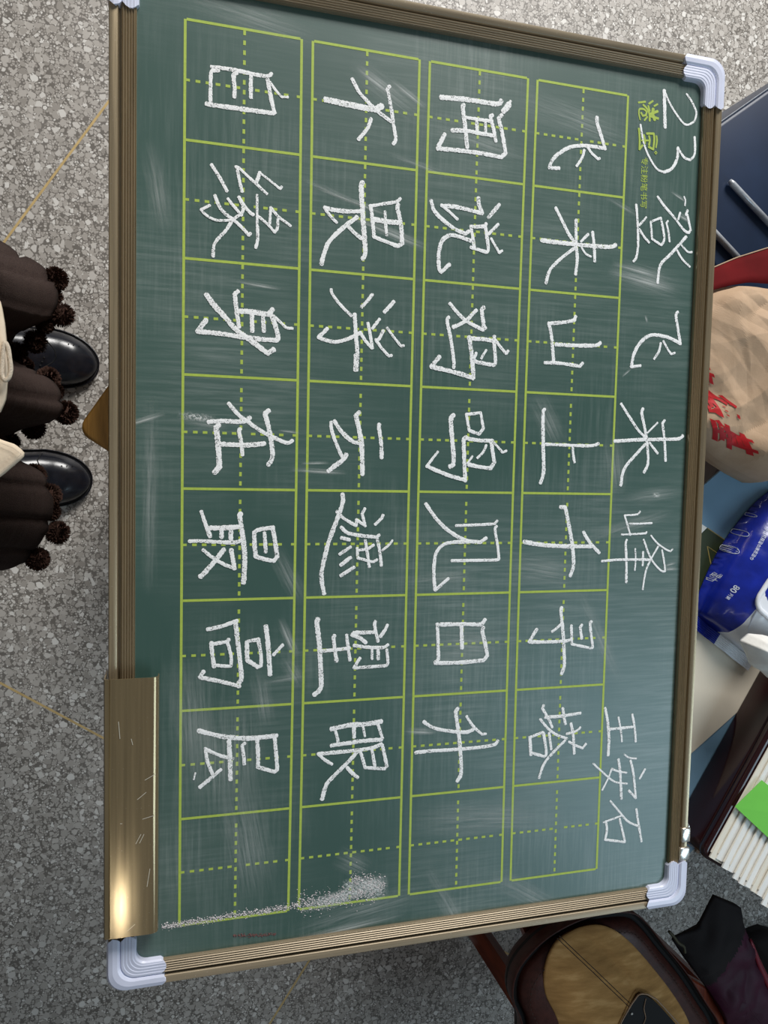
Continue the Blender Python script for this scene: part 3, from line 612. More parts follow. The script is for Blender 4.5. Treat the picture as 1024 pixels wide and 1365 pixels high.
# chalk dust left by wiping
SM = [m_smear('chalk_smear_soft', 0.34, (16, 380, 1)), m_smear('chalk_smear_strong', 0.75, (12, 420, 1)), m_smear('chalk_speckle', 0.95, None, True)]
def smear(cx, cy, px_len, px_wid, ang, kind, name='chalk_smear'):
    c = cx; L = px_len / 1465 / 2; W = px_wid / 1465 / 2
    me = bpy.data.meshes.new(name); me.from_pydata([(-L, -W, 0), (L, -W, 0), (L, W, 0), (-L, W, 0)], [], [(0, 1, 2, 3)])
    me.materials.append(SM[kind]); o = bpy.data.objects.new(name, me); COL.objects.link(o)
    o.parent = surf
    o.location = Vector((cx, cy, ZB + 0.00022 + 0.000004 * random.randint(0, 15))) - ROOT[surf.name]
    o.rotation_euler = (0, 0, math.radians(-ang))
    ROOT[o.name] = ROOT[surf.name]
for (pt, L, W, ang, kind) in [
    ((0.1787,-0.0321,0.7475), 120, 40, 28, 0), ((0.1679,-0.0258,0.7475), 60, 16, 28, 1), ((0.2003,-0.0323,0.7475), 60, 10, 30, 1), ((0.4603,-0.1785,0.7475), 130, 50, 10, 0), ((0.4551,-0.1804,0.7475), 120, 16, 8, 1),
    ((0.4493,-0.1704,0.7475), 90, 10, 8, 1), ((0.1490,-0.1350,0.7475), 110, 8, 14, 1), ((0.1853,-0.1596,0.7475), 120, 16, 16, 1), ((0.1279,-0.1287,0.7475), 90, 10, 18, 0), ((0.0118,-0.3368,0.7475), 50, 12, 4, 2), ((0.0202,-0.3424,0.7475), 60, 22, 4, 0),
    ((0.1221,-0.3822,0.7475), 80, 8, 2, 1), ((0.1184,-0.3747,0.7475), 40, 5, -3, 1), ((0.0943,-0.4774,0.7475), 90, 30, 62, 0), ((0.0959,-0.5370,0.7475), 60, 14, 66, 1), ((0.1005,-0.5691,0.7475), 50, 24, 60, 0), ((0.2275,-0.6355,0.7475), 50, 12, 6, 1),
    ((0.0922,-0.5757,0.7475), 60, 12, -8, 0), ((0.2724,-0.0667,0.7475), 160, 24, 9, 0), ((0.3747,-0.0316,0.7475), 190, 50, 10, 0), ((0.0523,0.0122,0.7475), 200, 40, 8, 0), ((-0.0221,-0.1429,0.7475), 120, 30, 80, 0), ((-0.0272,-0.4061,0.7475), 260, 22, 90, 0),
    ((-0.0337,-0.3411,0.7475), 60, 8, -20, 1), ((0.0092,-0.6090,0.7475), 170, 60, 86, 0), ((0.0395,-0.6462,0.7475), 160, 120, 88, 0), ((0.0730,-0.5923,0.7475), 90, 30, 80, 0), ((0.0609,-0.7264,0.7475), 180, 70, 80, 0), ((0.1484,-0.8262,0.7475), 210, 12, -6, 1),
    ((0.1705,-0.8105,0.7475), 200, 40, -10, 0), ((0.2643,-0.8197,0.7475), 160, 30, 60, 0), ((0.3471,-0.8151,0.7475), 150, 40, 30, 0), ((0.3537,-0.3266,0.7475), 90, 40, 60, 0), ((0.4325,-0.3699,0.7475), 90, 40, 80, 0), ((0.4787,-0.4005,0.7475), 110, 26, -8, 0),
    ((0.4532,-0.4321,0.7475), 170, 26, -16, 0), ((0.5038,-0.4787,0.7475), 26, 8, -2, 1), ((0.5036,-0.4738,0.7475), 24, 6, -12, 1), ((0.4623,-0.2187,0.7475), 12, 5, 70, 1), ((0.4832,-0.4004,0.7475), 14, 10, 0, 2), ((0.4412,-0.2750,0.7475), 20, 4, -40, 1),
    ((0.3512,-0.4779,0.7475), 120, 50, 8, 0), ((0.4231,-0.5500,0.7475), 170, 26, 62, 0), ((0.2722,-0.5516,0.7475), 120, 70, 4, 0), ((0.2465,-0.4837,0.7475), 110, 20, -4, 0), ((0.2130,-0.0949,0.7475), 100, 10, 12, 0), ((0.4289,-0.1088,0.7475), 60, 10, 20, 0),
    ((0.4942,-0.0917,0.7475), 30, 6, 24, 1), ((0.5017,-0.1122,0.7475), 24, 10, 20, 1), ((0.1619,-0.7604,0.7475), 60, 40, 30, 0), ((0.3022,-0.7304,0.7475), 260, 60, 4, 0), ((0.0649,-0.2177,0.7475), 60, 6, 5, 1), ((0.0937,-0.3465,0.7475), 30, 4, 5, 1),
    ((0.1775,-0.7834,0.7475), 60, 20, 10, 2), ((0.1626,-0.7905,0.7475), 110, 26, -14, 2), ((0.1404,-0.7950,0.7475), 90, 22, -8, 2), ((0.1852,-0.7897,0.7475), 40, 40, 0, 2), ((0.1587,-0.7825,0.7475), 20, 20, 0, 2)]:
    smear(pt[0], pt[1], L, W, ang, kind)
# line of loose chalk dust near the lower edge
dustm = plain('loose_chalk_dust', (0.58, 0.55, 0.55), 1.0, 0, 0.1, 0.3, 900)
def dust(pa, pb, width, count, mat, name, r0=0.0003, r1=0.0012):
    parts = []
    for k in range(count):
        t = random.random(); p = Vector(pa).lerp(Vector(pb), t); p += Vector((random.gauss(0, width * 0.3), random.gauss(0, width), 0))
        r = random.uniform(r0, r1) * random.uniform(0.5, 1); hh = r * 0.6; a0_ = random.random() * 6
        V = [(p.x + math.cos(a0_ + i * 1.57) * r * random.uniform(.6, 1.2), p.y + math.sin(a0_ + i * 1.57) * r * random.uniform(.6, 1.2), ZB + 0.0002) for i in range(4)] + [(p.x, p.y, ZB + 0.0002 + hh)]
        parts.append((V, [(0, 1, 4), (1, 2, 4), (2, 3, 4), (3, 0, 4)]))
    o = mesh(name, *merge(parts), mat, surf); o['kind'] = 'stuff'
dust((-0.0159,-0.7991,0.7475), (0.1098,-0.7960,0.7475), 0.0016, 900, dustm, 'chalk_dust')
dust((0.1076,-0.7957,0.7475), (0.1852,-0.7920,0.7475), 0.005, 700, dustm, 'chalk_dust')
dust((0.1623,-0.7769,0.7475), (0.1943,-0.7871,0.7475), 0.005, 330, dustm, 'chalk_dust')
dust((0.0494,-0.8174,0.7475), (0.0887,-0.8211,0.7475), 0.0010, 160, MT['redust'], 'reddish_chalk_dust')
# scratches on the holder
parts = []
for (a_, b_) in (((-0.0302,-0.6532,0.7664), (-0.0215,-0.6486,0.7664)), ((-0.0375,-0.7094,0.7664), (-0.0332,-0.7011,0.7664)), ((-0.0344,-0.7091,0.7664), (-0.0307,-0.7014,0.7664)), ((-0.0364,-0.6700,0.7664), (-0.0289,-0.6640,0.7664)), ((-0.0280,-0.7491,0.7664), (-0.0256,-0.7331,0.7664)),
                 ((-0.0442,-0.7870,0.7664), (-0.0380,-0.7818,0.7664)), ((-0.0519,-0.5998,0.7664), (-0.0507,-0.6150,0.7664)), ((-0.0320,-0.6878,0.7664), (-0.0220,-0.6855,0.7664)), ((-0.0505,-0.6899,0.7664), (-0.0487,-0.6901,0.7664)), ((-0.0415,-0.6157,0.7664), (-0.0402,-0.6211,0.7664))):
    parts.append(ribbon(a_, b_, 0.0005, ZB + 0.01915))
for v_f in parts: mesh('scratch_mark', *v_f, SCR, hd)

# ---------------------------------------------------------------- wooden stool under the board
c0 = Vector((-0.0898,-0.3513,0.7273)); TS = 0.36
st = empty('wooden_stool', (c0.x + (A.x + B.x) * TS / 2, c0.y + (A.y + B.y) * TS / 2, 0), 'honey brown wooden stool under the board with one rounded corner showing', 'stool')
sc_ = c0 + (A + B) * (TS / 2)
def rrect(c, hx, hy, r, u, v, k=5):
    out = []
    for sx, sy, a0_ in ((1, 1, 0), (-1, 1, 1), (-1, -1, 2), (1, -1, 3)):
        for i in range(k + 1):
            t = math.pi / 2 * (a0_ + i / k)
            p = c + u * (sx * (hx - r) + math.cos(t) * r) + v * (sy * (hy - r) + math.sin(t) * r); out.append((p.x, p.y))
    return out
o = mesh('seat', *prism(rrect(sc_, TS / 2, TS / 2, 0.012, B, A), ZB - 0.0405, ZB - 0.0205), MT['stool'], st); bevel(o, 0.003, 2)
for a_ in (-1, 1):
    for b_ in (-1, 1):
        t_ = sc_ + A * (a_ * 0.13) + B * (b_ * 0.13)
        bt = sc_ + A * (a_ * 0.135) + B * (b_ * 0.135)
        mesh('leg', *bar((bt.x, bt.y, 0), (t_.x, t_.y, ZB - 0.0405), 0.036, 0.036, A), MT['stool'], st)
for u_, v_ in ((A, B), (B, A)):
    for s_ in (-1, 1):
        p = sc_ + u_ * (s_ * 0.133)
        mesh('stretcher', *bar((p - v_ * 0.116) .to_tuple()[:2] + (0.22,), (p + v_ * 0.116).to_tuple()[:2] + (0.22,), 0.018, 0.03), MT['stool'], st)

# ---------------------------------------------------------------- desk on the right
ZD = 0.66
DL, DWd = 0.98, 0.62; dc = Vector((0.6329,-0.8521,0.6600)) - B * 0.25
e_line = (Vector((0.6737,-0.8824,0.6600)) - Vector((0.6307,-0.8513,0.6600))).normalized()
dk = empty('teacher_desk', tuple((dc + B * DL / 2 + A * DWd / 2).to_tuple()[:2]) + (0,), 'dark maroon wooden desk beside the board carrying papers, paper bag and wipes', 'desk')
ctr = dc + B * DL / 2 + A * DWd / 2
o = mesh('desktop', *prism(rrect(ctr, DL / 2, DWd / 2, 0.01, B, A), ZD - 0.028, ZD), MT['deskwood'], dk); bevel(o, 0.003, 2)
for s_ in (-1, 1):
    p = ctr + B * (s_ * (DL / 2 - 0.05)); mesh('side_panel', *box((p.x, p.y, 0), 0.022, DWd - 0.06, ZD - 0.028, B, A), MT['deskwood'], dk)
p = ctr + A * (DWd / 2 - 0.06); mesh('modesty_panel', *box((p.x, p.y, 0.25), DL - 0.13, 0.016, ZD - 0.278, B, A), MT['deskwood'], dk)

# blue mat
e1 = Vector((0.78, 0.62, 0)).normalized(); e2 = Vector((-0.62, 0.78, 0)).normalized()
m0 = Vector((0.6183,-0.8431,0.6640)); q0 = m0 - e1 * 0.035
mp = [q0, q0 + e1 * 0.60, q0 + e1 * 0.60 + e2 * 0.36, q0 + e2 * 0.36]
mt = mesh('desk_mat', *prism([(p.x, p.y) for p in mp], ZD + 0.0002, ZD + 0.0032), MT['mat'], base=(ctr.x, ctr.y, ZD)); tag(mt, 'smooth light blue mat covering the desk under the wipes and cream sheet', 'mat')
ZM = ZD + 0.0034
cs = mesh('cream_sheet', *prism([(0.5754,-0.7440),(0.6030,-0.7229),(0.6745,-0.6705),(0.7729,-0.5981),(0.7280,-0.5332),(0.6788,-0.5039),(0.6176,-0.5414),(0.6022,-0.5519),(0.5566,-0.5850)], ZM, ZM + 0.0012), MT['cream'], base=(0.6446,-0.6245,0.6634)); tag(cs, 'large cream sheet on the blue mat below the wipes packet', 'paper')
oc = mesh('olive_card', *prism([(0.5869,-0.4669),(0.6157,-0.4422),(0.6794,-0.4778),(0.6550,-0.5313),(0.6149,-0.5312),(0.5946,-0.5115)], ZM, ZM + 0.0006), MT['olive'], base=(0.6313,-0.4893,0.6634)); tag(oc, 'dark olive card with thin gold line half under the wipes packet', 'card')
parts = [ribbon((0.6165,-0.4644,0.6640), (0.6258,-0.4965,0.6640), 0.0012, ZM + 0.0007), ribbon((0.6158,-0.4425,0.6640), (0.6475,-0.4604,0.6640), 0.0010, ZM + 0.0007), ribbon((0.6165,-0.4644,0.6640), (0.6376,-0.4764,0.6640), 0.0006, ZM + 0.0007)]
mesh('gold_line', *merge(parts), MT['gold'], oc)
ws = mesh('white_slip', *prism([(0.5743,-0.4263),(0.6064,-0.4371),(0.6152,-0.4420),(0.6020,-0.4534),(0.5762,-0.4632)], ZM, ZM + 0.0004), MT['paper'], base=(0.5967,-0.4444,0.6634)); tag(ws, 'small white paper slip touching the olive card edge', 'paper')
wc = mesh('wood_chip', *box((0.6227,-0.8431,0.6640), 0.006, 0.005, 0.003, A, B), MT['rimleather'], base=(0.6227,-0.8431,0.6640)); tag(wc, 'tiny tan wooden chip at the desk edge beside the maroon box', 'chip')

# maroon lacquered box with the bundle of booklets
ZT = 0.724
k0 = Vector((0.5816,-0.8140,0.7240)); k1 = Vector((0.6647,-0.6785,0.7240)); u_ = (k1 - k0).normalized(); v_ = Vector((u_.y, -u_.x, 0))
mbx = empty('lacquered_box', tuple((k0 + u_ * 0.22 + v_ * 0.14).to_tuple()[:2]) + (ZM,), 'glossy dark maroon lacquered wooden box carrying the bundle of booklets', 'box')
cc = k0 + u_ * 0.22 + v_ * 0.14 + v_ * 0.002
o = mesh('box_body', *prism(rrect(cc, 0.14, 0.22, 0.012, v_, u_), ZM, ZT - 0.012), MT['maroon'], mbx); bevel(o, 0.003, 2)
o = mesh('box_lid', *prism(rrect(cc, 0.142, 0.222, 0.012, v_, u_), ZT - 0.0115, ZT), MT['maroon'], mbx); bevel(o, 0.004, 3)
o = mesh('edge_band', *tube([(p.x, p.y, ZD + 0.0065) for p in [k0 + v_ * (0.002 + 0.27 * t / 10) - u_ * 0.0015 for t in range(11)]], 0.0012, 6), MT['rimleather'], mbx)
NB = 14
proto_len = 0.20
ord_ = ['first', 'second', 'third', 'fourth', 'fifth', 'sixth', 'seventh', 'eighth', 'ninth', 'tenth', 'eleventh', 'twelfth', 'thirteenth', 'fourteenth']
for i in range(NB):
    off = 0.0082 * i + random.uniform(-0.0008, 0.0008)
    st_ = Vector((0.5924,-0.8120,0.7270)) + v_ * off + u_ * (random.uniform(-0.005, 0.004) - 0.0016 * i - 0.004)
    wdt = 0.070; th = random.choice((0.0014, 0.0019, 0.0022)); zb_ = ZT + 0.0009 + i * 0.0024
    L = proto_len + random.uniform(-0.01, 0.01); K = 8; curl = random.choice((0, 0.001, 0.0004)); skew = random.uniform(-0.0018, 0.0018)
    V = []
    for k in range(K + 1):
        t = k / K; cz = curl * max(0, 1 - t * 5) ** 2
        for (a_, h_) in ((0, 0), (wdt, 0), (wdt, th), (0, th)):
            p = st_ + u_ * (L * t) + v_ * (a_ + skew * t); V.append((p.x, p.y, zb_ + h_ + cz))
    F = [(3, 2, 1, 0), tuple(range(4 * K, 4 * K + 4))]
    for k in range(K):
        for q in range(4): F.append((4 * k + q, 4 * k + (q + 1) % 4, 4 * k + 4 + (q + 1) % 4, 4 * k + 4 + q))
    b = empty('booklet', (st_.x, st_.y, zb_)); tag(b, None, 'booklet', 'white booklets fanned on the maroon box')
    b['label'] = 'thin %s booklet, %s from the left in the fanned bundle on the maroon box' % ('white' if i % 7 else 'ivory', ord_[i])
    fixn(mesh('pages', V, F, MT['paper'] if i % 7 else MT['paper2'], b))
    sp = tube([tuple((st_ + u_ * (L * t) + v_ * (skew * t - 0.0004)).to_tuple()[:2]) + (zb_ + th * 0.5,) for t in (0.03, 0.5, 0.98)], th * 0.5, 6)
    mesh('spine', *sp, MT['paper2'], b)
gn = [Vector((0.6185,-0.7587,0.7450)), Vector((0.6521,-0.7296,0.7450)), Vector((0.7057,-0.7740,0.7450)), Vector((0.6641,-0.8016,0.7450))]
gz = [ZT + 0.0055 + max(0, (p - Vector((0.5924,-0.8120,0.7270))).dot(v_)) / 0.0082 * 0.0024 for p in gn]
V = [(p.x, p.y, z) for p, z in zip(gn, gz)] + [(p.x, p.y, z + 0.0005) for p, z in zip(gn, gz)]
gno = fixn(mesh('green_note', V, [(3, 2, 1, 0), (4, 5, 6, 7), (0, 1, 5, 4), (1, 2, 6, 5), (2, 3, 7, 6), (3, 0, 4, 7)], MT['green'], base=(gn[0].x, gn[0].y, gz[0]))); tag(gno, 'bright green paper note lying on top of the white booklets', 'note')
gs = mesh('grey_folder', *prism([tuple((Vector((0.6542,-0.7151,0.7242)) + u_ * a_ + v_ * b_).to_tuple()[:2]) for a_, b_ in ((-0.11, 0.006), (0.16, 0.006), (0.16, 0.05), (-0.11, 0.05))], ZT + 0.0001, ZT + 0.0007), plain('grey_card', (0.36, 0.35, 0.36), 0.6), base=(0.6542,-0.7151,0.7242)); tag(gs, 'grey card folder under the white booklets on the maroon box', 'folder')

# ---------------------------------------------------------------- wet wipes packet
wu = (Vector((0.6784,-0.4115,0.6900)) - Vector((0.5955,-0.5323,0.6900))).normalized(); wv = Vector((wu.y, -wu.x, 0))
w0 = Vector((0.5973,-0.5448,0.6900))
wp = empty('wipes_packet', tuple((w0 + wu * 0.10 + wv * 0.055).to_tuple()[:2]) + (ZM + 0.0015,), 'blue and white plastic packet of wet wipes with white lid on the mat', 'packet')
WL, WW, WH = 0.185, 0.112, 0.052
def wz(s, t):
    e = max(0.0, math.sin(math.pi * min(1, max(0, s)))) ** 0.35; f = max(0.0, math.sin(math.pi * min(1, max(0, t)))) ** 0.4
    p = Vector((s * 9, t * 6, 3.1))
    return ZM + 0.002 + WH * e * f * (1 + 0.05 * noise.noise(p)) + 0.0035 * abs(noise.noise(p * 2.3)) * e
def wloc(s, t): return w0 + wu * (WL * s) + wv * (WW * (t - 0.13 * math.sin(math.pi * min(1, max(0, s))) * max(0, 1 - t * 1.5)))
NS, NT = 44, 34; V, F, mi = [], [], []
for i in range(NS + 1):
    for j in range(NT + 1):
        s, t = i / NS, j / NT
        pinch = 0.06 * (1 - min(1, min(s, 1 - s) * 8))
        p = wloc(s, t + (0.5 - t) * pinch); V.append((p.x, p.y, wz(s, t)))
nb = len(V)
for i in range(NS + 1):
    for j in range(NT + 1):
        x, y, z = V[i * (NT + 1) + j]; V.append((x, y, ZM + 0.0016))
for i in range(NS):
    for j in range(NT):
        a_ = i * (NT + 1) + j
        F.append((a_, a_ + NT + 1, a_ + NT + 2, a_ + 1)); s, t = i / NS, j / NT
        curve = 0.38 if s < 0.24 else 0.78
        mi.append(1 if t > curve else 0)
        F.append((nb + a_, nb + a_ + 1, nb + a_ + NT + 2, nb + a_ + NT + 1)); mi.append(0)
for i in range(NS):
    for j in (0, NT):
        a_ = i * (NT + 1) + j; F.append((a_, a_ + NT + 1, nb + a_ + NT + 1, nb + a_)); mi.append(0 if j == 0 else 1)
for j in range(NT):
    for i in (0, NS):
        a_ = i * (NT + 1) + j; F.append((a_, a_ + 1, nb + a_ + 1, nb + a_)); mi.append(0)
o = mesh('film_body', V, F, MT['film'], wp, smooth=True, mats=[MT['whitefilm']], midx=mi)
from mathutils.bvhtree import BVHTree
bvw = BVHTree.FromPolygons([Vector(v) for v in V], F)
EYE = Vector((-0.01271, -0.37492, 1.45))
def on_film(p):
    h = bvw.ray_cast(EYE, (Vector(p) - EYE).normalized()); return h[0] if h[0] else Vector(p)
# crimped end seals
for s_, nm in ((0, -1), (1, 1)):
    V, F, mi = [], [], []; K = 13
    for k in range(K + 1):
        for j in range(13):
            p = wloc(s_, 0) + wu * (nm * 0.0145 * k / K) + wv * (WW * (0.02 + 0.96 * j / 12))
            V.append((p.x, p.y, ZM + 0.006 + 0.0010 * (k % 2) + 0.003 * noise.noise(Vector((j * 0.5, s_ * 4, 0)))))
    for k in range(K):
        for j in range(12):
            a_ = k * 13 + j; F.append((a_, a_ + 1, a_ + 14, a_ + 13)); mi.append(1 if j >= 5 else 0)
    o = mesh('crimped_seal', V, F, MT['film'], wp, mats=[MT['whitefilm']], midx=mi)
    sm = o.modifiers.new('thickness', 'SOLIDIFY'); sm.thickness = 0.0006
# white hinged lid
def lid_ring(s0, s1, t0_, t1_, w, h):
    cu, cv = (s0 + s1) / 2 * WL, (t0_ + t1_) / 2 * WW; hu, hv = (s1 - s0) / 2 * WL, (t1_ - t0_) / 2 * WW
    path = []
    for sx, sy, a0_ in ((1, 1, 0), (-1, 1, 1), (-1, -1, 2), (1, -1, 3)):
        for i in range(7):
            t = math.pi / 2 * (a0_ + i / 6); r = 0.014
            p = w0 + wu * (cu + sx * (hu - r) + math.cos(t) * r) + wv * (cv + sy * (hv - r) + math.sin(t) * r)
            s, tt = (p - w0).dot(wu) / WL, (p - w0).dot(wv) / WW
            path.append((p.x, p.y, max(wz(s, tt), ZM + 0.045) + h))
    return tube(path, w, 8, True, 0.7), path
(tv, tf), path = lid_ring(0.22, 0.72, 0.27, 0.80, 0.0034, 0.004)
mesh('lid_rim', tv, tf, MT['whitefilm'], wp, smooth=True)
cz = sum(p[2] for p in path) / len(path)
V = [(p[0], p[1], p[2] - 0.004) for p in path] + [(p[0], p[1], p[2] + 0.0005) for p in path]; n = len(path)
mesh('lid', V, [tuple(range(n, 2 * n)), tuple(range(n))[::-1]] + [(i, (i + 1) % n, n + (i + 1) % n, n + i) for i in range(n)], MT['whitefilm'], wp)
# printing on the packet
def zfilm(x, y):
    h = bvw.ray_cast(Vector((x, y, 2)), Vector((0, 0, -1))); return (h[0].z if h[0] else ZM + 0.003) + 0.0006
def ptxt(t, px, w, h, bold):
    V, F = place_text(t, w, h, on_film(px), -wu, wv, zfilm, bold, 2)
    if V: mesh('printed_text', V, F, MT['white'], wp)
ptxt('80', (0.6195,-0.5039,0.7100), 0.0088, 0.0062, 0.012)
ptxt('片装', (0.6134,-0.5133,0.7100), 0.0080, 0.0042, 0.006)
ptxt('手口可用湿巾清洁湿巾', (0.6577,-0.4377,0.7100), 0.044, 0.0036, 0.004)
ptxt('湿巾', (0.5976,-0.4901,0.7000), 0.0115, 0.0036, 0.004)
for px, r in (((0.6435,-0.4236,0.7000), 0.0022), ((0.6312,-0.4447,0.7000), 0.0036), ((0.6177,-0.4640,0.7000), 0.0042)):
    px = on_film(px)
    pts = [(px[0] + math.cos(t) * r, px[1] + math.sin(t) * r) for t in [k * math.pi / 12 for k in range(24)]]
    mesh('printed_ring', *tube([(x, y, zfilm(x, y)) for x, y in pts], 0.00035, 4, True), MT['white'], wp)
    if r > 0.004:
        for q in (-0.5, 0, 0.5):
            a_ = Vector((px[0], px[1], 0)) + wu * r * q * 1.2; mesh('printed_stroke', *tube([(p.x, p.y, zfilm(p.x, p.y)) for p in [a_ + wv * (r * k * 0.75) for k in (-1, 0, 1)]], 0.0004, 4), MT['white'], wp)
arc = [on_film(p) for p in ((0.6502,-0.5652,0.7000), (0.6507,-0.5571,0.7000), (0.6554,-0.5465,0.7000), (0.6612,-0.5368,0.7000))]
mesh('printed_arc', *tube([(p.x, p.y, zfilm(p.x, p.y)) for p in arc], 0.0008, 4), MT['white'], wp)

# white tissue by the packet
def ztis(x, y, r): return ZT + 0.004 + 0.024 * (1 - r ** 4) + 0.006 * abs(noise.noise(Vector((x * 60, y * 60, 1)))) * (1 - r)
V, F = pad([(0.6165,-0.5662),(0.6282,-0.5581),(0.6488,-0.5606),(0.6914,-0.5728),(0.7145,-0.5985),(0.6840,-0.6188),(0.6583,-0.6113),(0.6474,-0.6020),(0.6389,-0.5981),(0.6314,-0.5926),(0.6266,-0.5820)], ZT + 0.0006, ztis, 90, 16)
ti = mesh('crumpled_tissue', V, F, MT['tissue'], smooth=True, base=(0.6755,-0.5917,0.7246)); tag(ti, 'crumpled white tissue at the head end of the maroon box, below the wipes packet', 'tissue')

# ---------------------------------------------------------------- paper bag
top_line = [(0.5235,-0.1868),(0.5470,-0.1784),(0.5680,-0.1710),(0.5903,-0.1642),(0.6130,-0.1590),(0.6394,-0.1584),(0.6874,-0.1602),(0.7415,-0.1669)]
bot_line = [(0.7479,-0.3454),(0.7215,-0.3640),(0.6954,-0.3823),(0.6635,-0.3873),(0.6364,-0.3763),(0.6118,-0.3638),(0.5884,-0.3497),(0.5696,-0.3383),(0.5419,-0.3223)]
outl = top_line + [(0.7876,-0.2720,0.7000)[:2]] + bot_line
bagc = (0.6449,-0.2615,0.7000)
rb = random.Random(5)
FOLDS = [(rb.uniform(0, 3.14), rb.uniform(7, 15), rb.random(), rb.uniform(0.4, 1.0)) for _ in range(6)] + [(rb.uniform(0, 3.14), rb.uniform(20, 38), rb.random(), rb.uniform(0.10, 0.25)) for _ in range(7)]
def crumple(x, y):
    p = Vector((x, y, 0)); h = 0
    wx = noise.noise(p * 9 + Vector((3.7, 1.2, 0))) * 0.030; wy = noise.noise(p * 9 + Vector((9.1, 4.4, 0))) * 0.030
    for k, (an, f, ph, am) in enumerate(FOLDS):
        t = ((x + wx) * math.cos(an) + (y + wy) * math.sin(an)) * f + ph
        mask = min(1, max(0, noise.noise(p * 7 + Vector((k * 5.3, 0, 2))) * 2.2 + 0.45))
        h += am * mask * (abs((t % 1) * 2 - 1) - 0.5)
    return 0.017 * h
def zbag(x, y, r=None):
    # height grows to the right, away from the board
    t = min(1, max(0, (x - 0.555) / 0.10))
    base = 0.706 + 0.022 * t
    return base + crumple(x, y) * (0.30 + 0.70 * t)
def zbag2(x, y, r):
    e = max(0.0, 1 - r ** 9) ** 0.5
    return ZD + 0.014 + (zbag(x, y) - ZD - 0.014) * e
bg = empty('paper_bag', (bagc[0], bagc[1], ZD + 0.004), 'crumpled brown kraft paper bag with red lettering lying beside the board', 'bag')
V, F = pad(outl, ZD + 0.004, zbag2, 220, 70, centre=(bagc[0], bagc[1]))
BV, BF = V, F
mesh('front_panel', V, F, MT['kraft'], bg)
hi = [Vector((*p, 0)) for p in resample([Vector((*p, 0)) for p in [(0.5236,-0.1884),(0.5471,-0.1800),(0.5681,-0.1726),(0.5904,-0.1658),(0.6131,-0.1606),(0.6395,-0.1601),(0.6875,-0.1619),(0.7416,-0.1686)]], 30, False)] if False else None
lo_ = resample([Vector((*p, 0)) for p in [(0.5346,-0.1862),(0.5586,-0.1769),(0.5800,-0.1693),(0.6028,-0.1624),(0.6260,-0.1571),(0.6529,-0.1565),(0.7018,-0.1584),(0.7571,-0.1653)]], 40, False)
up_ = resample([Vector((*p, 0)) for p in [(0.5406,-0.1588),(0.5845,-0.1424),(0.6173,-0.1276),(0.6591,-0.1126),(0.7074,-0.0975),(0.7613,-0.0807)]], 40, False)
V, F = [], []
for k in range(5):
    for a_, b_ in zip(lo_, up_):
        p = a_.lerp(b_, k / 4); V.append((p.x, p.y, 0.700 - 0.012 * k / 4 + 0.002 * noise.noise(p * 30)))
for k in range(4):
    for i in range(39): q = k * 40 + i; F.append((q, q + 1, q + 41, q + 40))
o = mesh('red_gusset', V, F, MT['redpaper'], bg, smooth=True); sm = o.modifiers.new('thickness', 'SOLIDIFY'); sm.thickness = 0.0008; sm.offset = -1
mesh('folded_edge', *tube([(p.x, p.y, 0.6885 + 0.002 * noise.noise(p * 30)) for p in up_], 0.0008, 5), MT['kraft'], bg)
bvh = BVHTree.FromPolygons([Vector(v) for v in BV], BF)
def zb3(x, y):
    h = bvh.ray_cast(Vector((x, y, 2)), Vector((0, 0, -1)))
    return (h[0].z if h[0] else 0.70) + 0.0009
ru = Vector((0.6307,-0.3401,0.7100)) ; 
def bag_char(ch, px_c, size_px, wpx=None):
    c_ = Vector(px_c); s = size_px / 1330; w = (wpx or size_px * 0.86) / 1330
    ux_ = Vector((0.42, -0.90, 0)).normalized(); uy_ = Vector((0.93, -0.36, 0)).normalized()
    o_ = c_ - ux_ * w / 2 - uy_ * s / 2
    V, F = place_text(ch, w, s, o_, ux_, uy_, zb3, 0.030, 6)
    mesh('printed_letter', V, F, MT['redprint'], bg)
bag_char('肯', (0.5594,-0.2605,0.7100), 50, 40)
bag_char('德', (0.5845,-0.2993,0.7100), 66, 46)
bag_char('基', (0.6038,-0.3358,0.7100), 72, 42)

# ---------------------------------------------------------------- navy case with silver rails
nv = empty('navy_case', (1.2321,0.2676,0.0000)[:2] + (0,), 'navy blue hard case with two silver rails standing behind the desk', 'case')
e0 = Vector((0.6403,0.0552,0.6200)); e1_ = Vector((0.7085,0.1057,0.6200)); du = (e1_ - e0).normalized(); dn = Vector((du.y, -du.x, 0))
pp = [e0 - du * 0.10, e0 + du * 0.22, e0 + du * 0.22 + dn * 0.10, e0 + du * 0.05 + dn * 0.225, e0 - du * 0.10 + dn * 0.30]
o = mesh('shell', *prism([(p.x, p.y) for p in pp][::-1], 0.0, 0.617), MT['navy'], nv); bevel(o, 0.006, 3)
mesh('top_trim', *tube([(p.x, p.y, 0.617) for p in (e0 - du * 0.095, e0 + du * 0.21)], 0.0005, 6), MT['chrome'], nv)
for a_, b_ in (((0.6570,-0.0138,0.6220), (0.7366,-0.0715,0.6220)), ((0.6239,-0.0674,0.6220), (0.6819,-0.1112,0.6220))):
    a_, b_ = Vector(a_), Vector(b_); o = mesh('silver_rail', *tube([a_, a_.lerp(b_, 0.05), b_], [0.0026, 0.0038, 0.0038], 10), MT['chrome'], nv, smooth=True)

